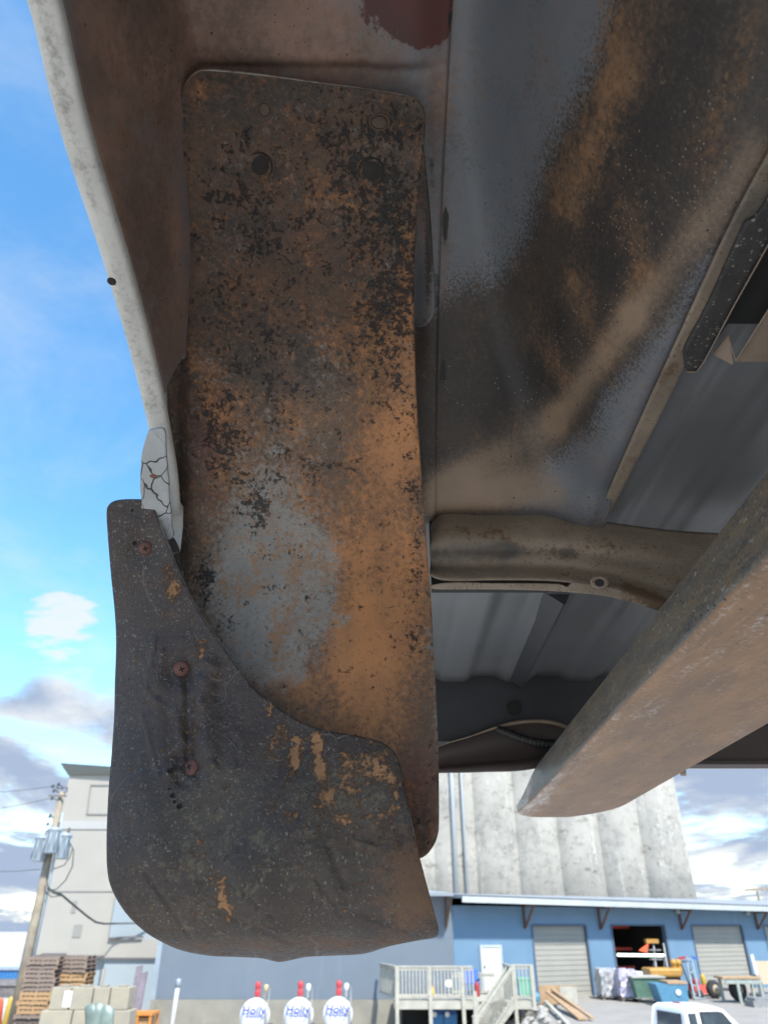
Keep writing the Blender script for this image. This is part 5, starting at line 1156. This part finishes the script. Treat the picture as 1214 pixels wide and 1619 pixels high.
y = 40.5; a, b = BP(1095, 1548, y), BP(1112, 1566, y); t = thing('engine_unit', 'red petrol machine on a low deck beside the yellow bollard', 'machine', (a.x, y, 0))
q = MB(); q.box(a.x, y, .45, b.x-.1, y+.6, a.z); bevel(q.build('engine_cover', MATS['red_paint'], t), .08, 2)
q = MB(); q.hexa([(a.x-.05, y-.2, .12), (b.x+.9, y-.2, .08), (b.x+.9, y+.8, .08), (a.x-.05, y+.8, .12)], [(a.x-.05, y-.1, .445), (b.x+.3, y-.1, .42), (b.x+.3, y+.7, .42), (a.x-.05, y+.7, .445)]); q.build('mower_deck', MATS['shelf_red'], t)
q = MB(); q.bar((a.x, y+.6, .4), (a.x-.1, y+1.0, 1.35), .05, .05); q.bar((b.x-.1, y+.6, .4), (b.x-.2, y+1.0, 1.35), .05, .05); q.bar((a.x-.1, y+1.0, 1.35), (b.x-.2, y+1.0, 1.35), .06, .06); q.build('handlebar', MATS['black_trim'], t)
for x in (a.x+.1, b.x+.6): q = MB(); q.lathe([(.04, 0), (.14, .01), (.14, .1), (.04, .11)], (x, y-.32, .14), (0, 1, 0), 14); q.build('wheel', MATS['tyre'], t)
# axle with wheels
y = 38.6; t = thing('axle_unit', 'pair of dark wheels on an axle beside the work bench', 'axle', (BP(1140, 1575, y).x, y, 0))
for px, r_ in ((1133, .36), (1151, .44)):
    p = BP(px, 1560, y); x = p.x; yy = y+(.7 if px < 1140 else -.7)
    q = MB(); q.lathe([(.2, 0), (r_*.9, -.02), (r_, .05), (r_, .2), (r_*.9, .26), (.2, .25)], (x, yy, r_), (.45, -1, 0), 26); w_ = q.build('wheel', MATS['tyre'], t, True)
    q = MB(); q.lathe([(.02, .1), (.08, .3), (.1, .3), (.2, .24), (.21, .1), (.01, .02)], (x, yy, r_), (.45, -1, 0), 16); q.build('rim', MATS['rim_tan'], w_, True)
q = MB(); q.tube([(BP(1133, 1560, y).x, y+.7, .36), (BP(1151, 1560, y).x, y-.7, .44)], .07, 8); q.build('axle_beam', MATS['metal_grey'], t)
# work bench
y = 36.6; a, b = BP(1144, 1547, y), BP(1203, 1549, y); t = thing('work_bench', 'pale green steel bench with a worn timber top', 'bench', ((a.x+b.x)/2, y, 0))
q = MB(); q.box(a.x-.05, y, a.z-.02, b.x, y+1.0, a.z+.05); q.build('bench_top', MATS['new_wood'], t)
for x, yy in ((a.x+.5, y+.02), (b.x-.12, y+.02), (a.x+.1, y+.88), (b.x-.12, y+.88)): q = MB(); q.box(x, yy, 0, x+.11, yy+.1, a.z-.023); q.build('leg', MATS['bench_green'], t)
q = MB(); q.box(a.x+.05, y+.03, a.z-.2, b.x-.02, y+.09, a.z-.025); q.build('apron', MATS['bench_green'], t)
y = 35.0; a, b = BP(1190, 1583, y), BP(1235, 1590, y); q = MB(); q.box(a.x, y, 0, b.x+1, y+.9, .22); q.box(a.x+.1, y+.05, .221, b.x, y+.85, .30); simple('steel_skid', 'metal_grey', q, 'low grey steel skid on the ground at the right edge', 'skid')
y = 40.0; t = thing('plate_rack', 'brown steel plates and a pale upright bar at the right edge of the view', 'rack', (BP(1200, 1560, y).x, y, 0))
a, b = BP(1197, 1520, y), BP(1240, 1560, y); q = MB(); q.hexa([(a.x, y, .5), (b.x, y, .5), (b.x, y+.12, .5), (a.x, y+.12, .5)], [(a.x, y+.5, a.z), (b.x, y+.5, a.z), (b.x, y+.62, a.z), (a.x, y+.62, a.z)]); q.build('steel_plate', MATS['rim_tan'], t)
q = MB(); q.bar(BP(1197, 1549, y-.3), BP(1187, 1509, y-.3), .14, .1, (0, 1, 0)); q.build('upright_bar', MATS['film_white'], t)
q = MB(); q.bar((BP(1197, 1549, y-.3).x, y-.3, .0), BP(1197, 1549, y-.3), .1, .1, (0, 1, 0)); q.box(a.x-.3, y-.35, 0, b.x, y+1, .12); q.box(a.x, y+.3, .12, a.x+.12, y+.5, .5); q.box(b.x-.12, y+.3, .12, b.x, y+.5, .5); q.build('base_frame', MATS['metal_grey'], t)
p = BP(1190, 1538, y-.4); q = MB(); q.lathe([(.02, 0), (.12, 0), (.15, .08), (.12, .2), (.02, .22)], (p.x, y-.4, p.z-.2), (0, -1, 0), 12); q.build('winch', MATS['black_trim'], t, True)

# lumber and debris by the end of the deck
t = thing('lumber_frame', 'knocked-together timber frame leaning near the end of the deck', 'timber frame', (BP(880, 1565, 36).x, 36, 0))
y = 36.3
for (p0, p1, w_) in (((852, 1558), (905, 1562), .5), ((884, 1560), (911, 1562), .55)):
    a, b = BP(*p0, y), BP(*p1, y); q = MB(); q.box(a.x, y, max(.02, a.z-.75), b.x, y+.08, a.z); q.build('panel', MATS['new_wood' if w_ == .5 else 'weathered_wood'], t); y -= .25
q = MB(); a, b = BP(852, 1558, 36.4), BP(911, 1560, 36.4)
for x in (a.x, b.x-.1, (a.x+b.x)/2): q.box(x, 36.42, 0, x+.1, 36.5, a.z)
q.build('stud', MATS['new_wood'], t)
for i, (p0, p1, w_, lab) in enumerate((((868, 1568), (921, 1611), .32, 'broad brown plank sloping down from the timber frame'), ((872, 1564), (936, 1610), .12, 'narrow pale plank lying along the broad brown one'), ((862, 1583), (898, 1619), .14, 'short plank below the broad brown one'))):
    a = BP(*p0, 36.0-.3*i); b = GZ(*p1, .06+.03*i); q = MB(); q.bar(a, b, w_, .06); simple('plank', 'new_wood' if i < 2 else 'weathered_wood', q, lab, 'plank', 'planks by the deck')
p = GZ(862, 1578, .1); q = MB(); rng2 = random.Random(5)
for i in range(9):
    x = p.x+rng2.uniform(-.6, .5); yy = p.y+rng2.uniform(-.5, .5); s = rng2.uniform(.12, .25); q.lathe([(s*.2, 0), (s, .05), (s*.9, s), (s*.3, s*1.5)], (x, yy, 0), (rng2.uniform(-.3, .3), rng2.uniform(-.3, .3), 1), 8)
simple('tarp_bundle', 'bin_blue', q, 'crumpled blue tarp heap beside the timber frame', 'tarp')
q = MB()
for i in range(70):
    f_ = rng2.random(); x = ya.x-.3+(yb_.x-ya.x)*f_-rng2.uniform(-.9, 1.3); yy = ya.y+(yb_.y-ya.y)*f_-2.0*0; s = rng2.uniform(.05, .19); dz_ = -max(0, (ya.x+(yb_.x-ya.x)*f_-.3-x))*.55
    q.lathe([(s*.5, -s*.4), (s, 0), (s*.8, s*.5), (s*.2, s*.8)], (x, yy, dz_), (rng2.uniform(-.5, .5), rng2.uniform(-.5, .5), 1), 7)
tag(q.build('rubble', MATS['debris']), kind='stuff')

# ------------------------------------------------------------------ white pickup, only its cab roof in view
TYK = 23.0; p = PY(1085, 1590, TYK)
trk = thing('pickup_truck', 'white pickup truck whose cab roof just shows at the lower right', 'pickup truck', (p.x, TYK, -.75), R(14))
RZ = p.z+.75
cab = [(-.62, 1.02), (-.60, 1.45), (-.55, RZ-.05), (-.42, RZ), (.35, RZ-.005), (.55, RZ-.06), (1.18, 1.08), (1.2, 1.0)]
def tb(mb, n_, m, par=trk, sm=False): return mb.build(n_, MATS[m], par, sm, False)
def cabring(y, k=1.0, dz_=0): return [Vector((x, y, z)) for x, z in cab]
q = MB(); secs = []
for y, inn in ((-.86, 0), (-.80, .02), (-.66, .045), (0, .06), (.66, .045), (.80, .02), (.86, 0)):
    secs.append([Vector((x, y*(1-.18*max(0, (z-1.0)/(RZ-1.0))), z+(inn if z > RZ-.1 else 0))) for x, z in cab])
n_ = len(cab); vs = [v for s in secs for v in s]; fs = [(j*n_+i, j*n_+(i+1) % n_, (j+1)*n_+(i+1) % n_, (j+1)*n_+i) for j in range(len(secs)-1) for i in range(n_)]+[tuple(range(n_)), tuple((len(secs)-1)*n_+i for i in range(n_-1, -1, -1))]
cb = link('cab', vs, fs, MATS['truck_white'], trk, True, False); bevel(cb, .03, 2)
def sidepane(pts, sgn):
    return [Vector((x, sgn*(.868*(1-.18*max(0, (z-1.0)/(RZ-1.0)))+.006), z)) for x, z in pts]
for sgn in (-1, 1):
    q = MB(); q.prism(sidepane([(-.20, 1.08), (.98, 1.08), (.52, RZ-.10), (.40, RZ-.075), (-.16, RZ-.07)], sgn), (0, 0, 0), (0, sgn*.006, 0)); w_ = tb(q, 'door_window', 'black_trim')
    q = MB(); q.prism(sidepane([(-.13, 1.12), (.86, 1.12), (.47, RZ-.135), (.38, RZ-.12), (-.10, RZ-.12)], sgn), (0, sgn*.0065, 0), (0, sgn*.009, 0)); tb(q, 'pane', 'car_glass', w_)
    q = MB(); q.prism(sidepane([(-.53, 1.15), (-.30, 1.15), (-.28, RZ-.10), (-.50, RZ-.10)], sgn), (0, 0, 0), (0, sgn*.008, 0)); tb(q, 'rear_quarter_window', 'car_glass')
q = MB(); q.prism([Vector((-.612, -.6, 1.15)), Vector((-.612, .6, 1.15)), Vector((-.575, .55, RZ-.12)), Vector((-.575, -.55, RZ-.12))], (0, 0, 0), (-.012, 0, 0)); tb(q, 'rear_window', 'car_glass')
q = MB(); q.prism([Vector((.58, -.62, RZ-.07)), Vector((.58, .62, RZ-.07)), Vector((1.13, .72, 1.12)), Vector((1.13, -.72, 1.12))], (.012, 0, .012), (.02, 0, .02)); tb(q, 'windscreen', 'car_glass')
q = MB(); q.box(-.62, -.9, .35, 1.2, .9, .998); q.box(1.203, -.88, .4, 2.5, .88, .98); bevel(tb(q, 'body', 'truck_white'), .06, 3)
q = MB(); q.box(-2.6, -.9, .4, -.66, -.84, 1.0); q.box(-2.6, .84, .4, -.66, .9, 1.0); q.box(-2.66, -.9, .4, -2.605, .9, 1.0); q.box(-2.6, -.835, .5, -.66, .835, .56); tb(q, 'load_bed', 'truck_white')
for x in (-1.75, 1.85):
    for sgn in (-1, 1):
        q = MB(); q.lathe([(.2, 0), (.35, .01), (.37, .05), (.37, .18), (.35, .22), (.2, .23)], (x, sgn*.92-sgn*.0, .37), (0, -sgn, 0), 26); w_ = tb(q, 'wheel', 'tyre', trk, True)
        q = MB(); q.lathe([(.02, .01), (.12, .0), (.2, .02), (.2, .08), (.01, .08)], (x, sgn*.93, .37), (0, -sgn, 0), 16); tb(q, 'rim', 'metal_grey', w_, True)
for sgn in (-1, 1): q = MB(); q.box(2.503, sgn*.6-.16, .72, 2.53, sgn*.6+.16, .88); tb(q, 'headlight', 'film_white')
q = MB(); q.box(-.33, -.12, RZ+.055, -.25, .12, RZ+.085); tb(q, 'brake_lamp', 'red_paint', cb)

# ------------------------------------------------------------------ light, sky, camera
SUN_EL, SUN_AZ = R(54), R(158)               # azimuth measured from +Y towards +X: behind the camera, to the right
sd = Vector((math.sin(SUN_AZ)*math.cos(SUN_EL), math.cos(SUN_AZ)*math.cos(SUN_EL), math.sin(SUN_EL)))
sl = bpy.data.lights.new('sun', 'SUN'); sl.energy = 3.3; sl.angle = R(3); sl.color = (1, .95, .87)
so = bpy.data.objects.new('sun', sl); C.objects.link(so); so.rotation_euler = (-sd).to_track_quat('-Z', 'Y').to_euler(); so.location = (20, -30, 40)
wld = bpy.data.worlds.new('World'); sc.world = wld; wld.use_nodes = True
nt = wld.node_tree; N = nt.nodes; L = nt.links
bg = N['Background']; bg.inputs['Strength'].default_value = .15
sky = N.new('ShaderNodeTexSky'); sky.sky_type = 'NISHITA'; sky.sun_disc = False; sky.sun_elevation = SUN_EL; sky.sun_rotation = SUN_AZ; sky.altitude = 100; sky.dust_density = .15; sky.ozone_density = 2.0
tc = N.new('ShaderNodeTexCoord'); sep = N.new('ShaderNodeSeparateXYZ'); L.new(tc.outputs['Generated'], sep.inputs[0])
def M_(op, a, b=None, clamp=False):
    n = N.new('ShaderNodeMath'); n.operation = op; n.use_clamp = clamp
    for i, x in enumerate((a, b)):
        if x is None: continue
        if isinstance(x, (int, float)): n.inputs[i].default_value = x
        else: L.new(x, n.inputs[i])
    return n.outputs[0]
def MR(x, lo, hi, a=0, b=1):
    n = N.new('ShaderNodeMapRange'); n.interpolation_type = 'SMOOTHSTEP'; L.new(x, n.inputs['Value'])
    for k_, v in (('From Min', lo), ('From Max', hi), ('To Min', a), ('To Max', b)): n.inputs[k_].default_value = v
    return n.outputs['Result']
zz = M_('MAXIMUM', sep.outputs['Z'], 0.0)
den = M_('ADD', zz, .16)
cv = N.new('ShaderNodeCombineXYZ'); L.new(M_('DIVIDE', sep.outputs['X'], den), cv.inputs[0]); L.new(M_('DIVIDE', sep.outputs['Y'], den), cv.inputs[1]); cv.inputs[2].default_value = 3.7
def WN(scale, det, rg, off, st=(1, 1, 1), dist=0.0):
    mp = N.new('ShaderNodeMapping'); mp.inputs['Scale'].default_value = st; mp.inputs['Location'].default_value = off; L.new(cv.outputs[0], mp.inputs['Vector'])
    n = N.new('ShaderNodeTexNoise'); n.inputs['Scale'].default_value = scale; n.inputs['Detail'].default_value = det; n.inputs['Roughness'].default_value = rg; n.inputs['Distortion'].default_value = dist
    L.new(mp.outputs[0], n.inputs['Vector']); return n.outputs['Fac']
big = WN(1.5, 10, .56, (2.2, 1.0, 0), (1, .8, 1), .25)
cover = MR(zz, .15, .42, .10, -.15)           # more cloud low down
c1 = MR(M_('ADD', big, cover), .47, .60)
thick = MR(M_('ADD', WN(1.5, 10, .56, (2.24, 1.10, .03), (1, .8, 1), .25), cover), .47, .66)
wisp = M_('MULTIPLY', MR(WN(1.3, 11, .64, (7.4, 3, 1), (1, 1, 1), .35), .42, .80), .6)
dirv = Vector(ray(95, 988)).normalized()
dp = N.new('ShaderNodeVectorMath'); dp.operation = 'DOT_PRODUCT'; L.new(tc.outputs['Generated'], dp.inputs[0]); dp.inputs[1].default_value = dirv
puff = MR(M_('ADD', MR(dp.outputs['Value'], .9976, 1.0002), M_('MULTIPLY', M_('SUBTRACT', WN(7, 8, .6, (1, 4, 2), (1, 1.6, 1)), .5), 2.6)), .45, 1.0, 0, .9)
puff = M_('MULTIPLY', puff, MR(dp.outputs['Value'], .9968, .9990))
cm_ = M_('MAXIMUM', M_('MAXIMUM', c1, wisp), puff)
def RGB(c): n = N.new('ShaderNodeRGB'); n.outputs[0].default_value = (*c, 1); return n.outputs[0]
def MX(f, a, b):
    n = N.new('ShaderNodeMix'); n.data_type = 'RGBA'
    if isinstance(f, float): n.inputs[0].default_value = f
    else: L.new(f, n.inputs[0])
    L.new(a, n.inputs[6]); L.new(b, n.inputs[7]); return n.outputs[2]
thick = M_('MULTIPLY', thick, M_('SUBTRACT', 1.0, puff, True))
cl = MX(thick, RGB((2.6, 2.75, 2.85)), RGB((1.25, 1.55, 2.1)))
hs = N.new('ShaderNodeHueSaturation'); hs.inputs['Saturation'].default_value = 1.2; hs.inputs['Value'].default_value = 1.1; hs.inputs['Hue'].default_value = .49; L.new(sky.outputs[0], hs.inputs['Color'])
L.new(MX(cm_, hs.outputs[0], cl), bg.inputs['Color'])
cam = bpy.data.cameras.new('camera'); co = bpy.data.objects.new('camera', cam); C.objects.link(co)
cam.sensor_fit = 'VERTICAL'; cam.sensor_height = 24; cam.lens = F/1619*24; cam.clip_start = .02; cam.clip_end = 3000
co.location = CAM; co.rotation_euler = (R(90)+PITCH, 0, 0)
cam.dof.use_dof = True; cam.dof.focus_distance = .69; cam.dof.aperture_fstop = 16.65/2.4
sc.camera = co
sc.view_settings.view_transform = 'Standard'; sc.view_settings.look = 'None'; sc.view_settings.gamma = 1; sc.view_settings.use_curve_mapping = False
sc.view_settings.exposure = 1.2
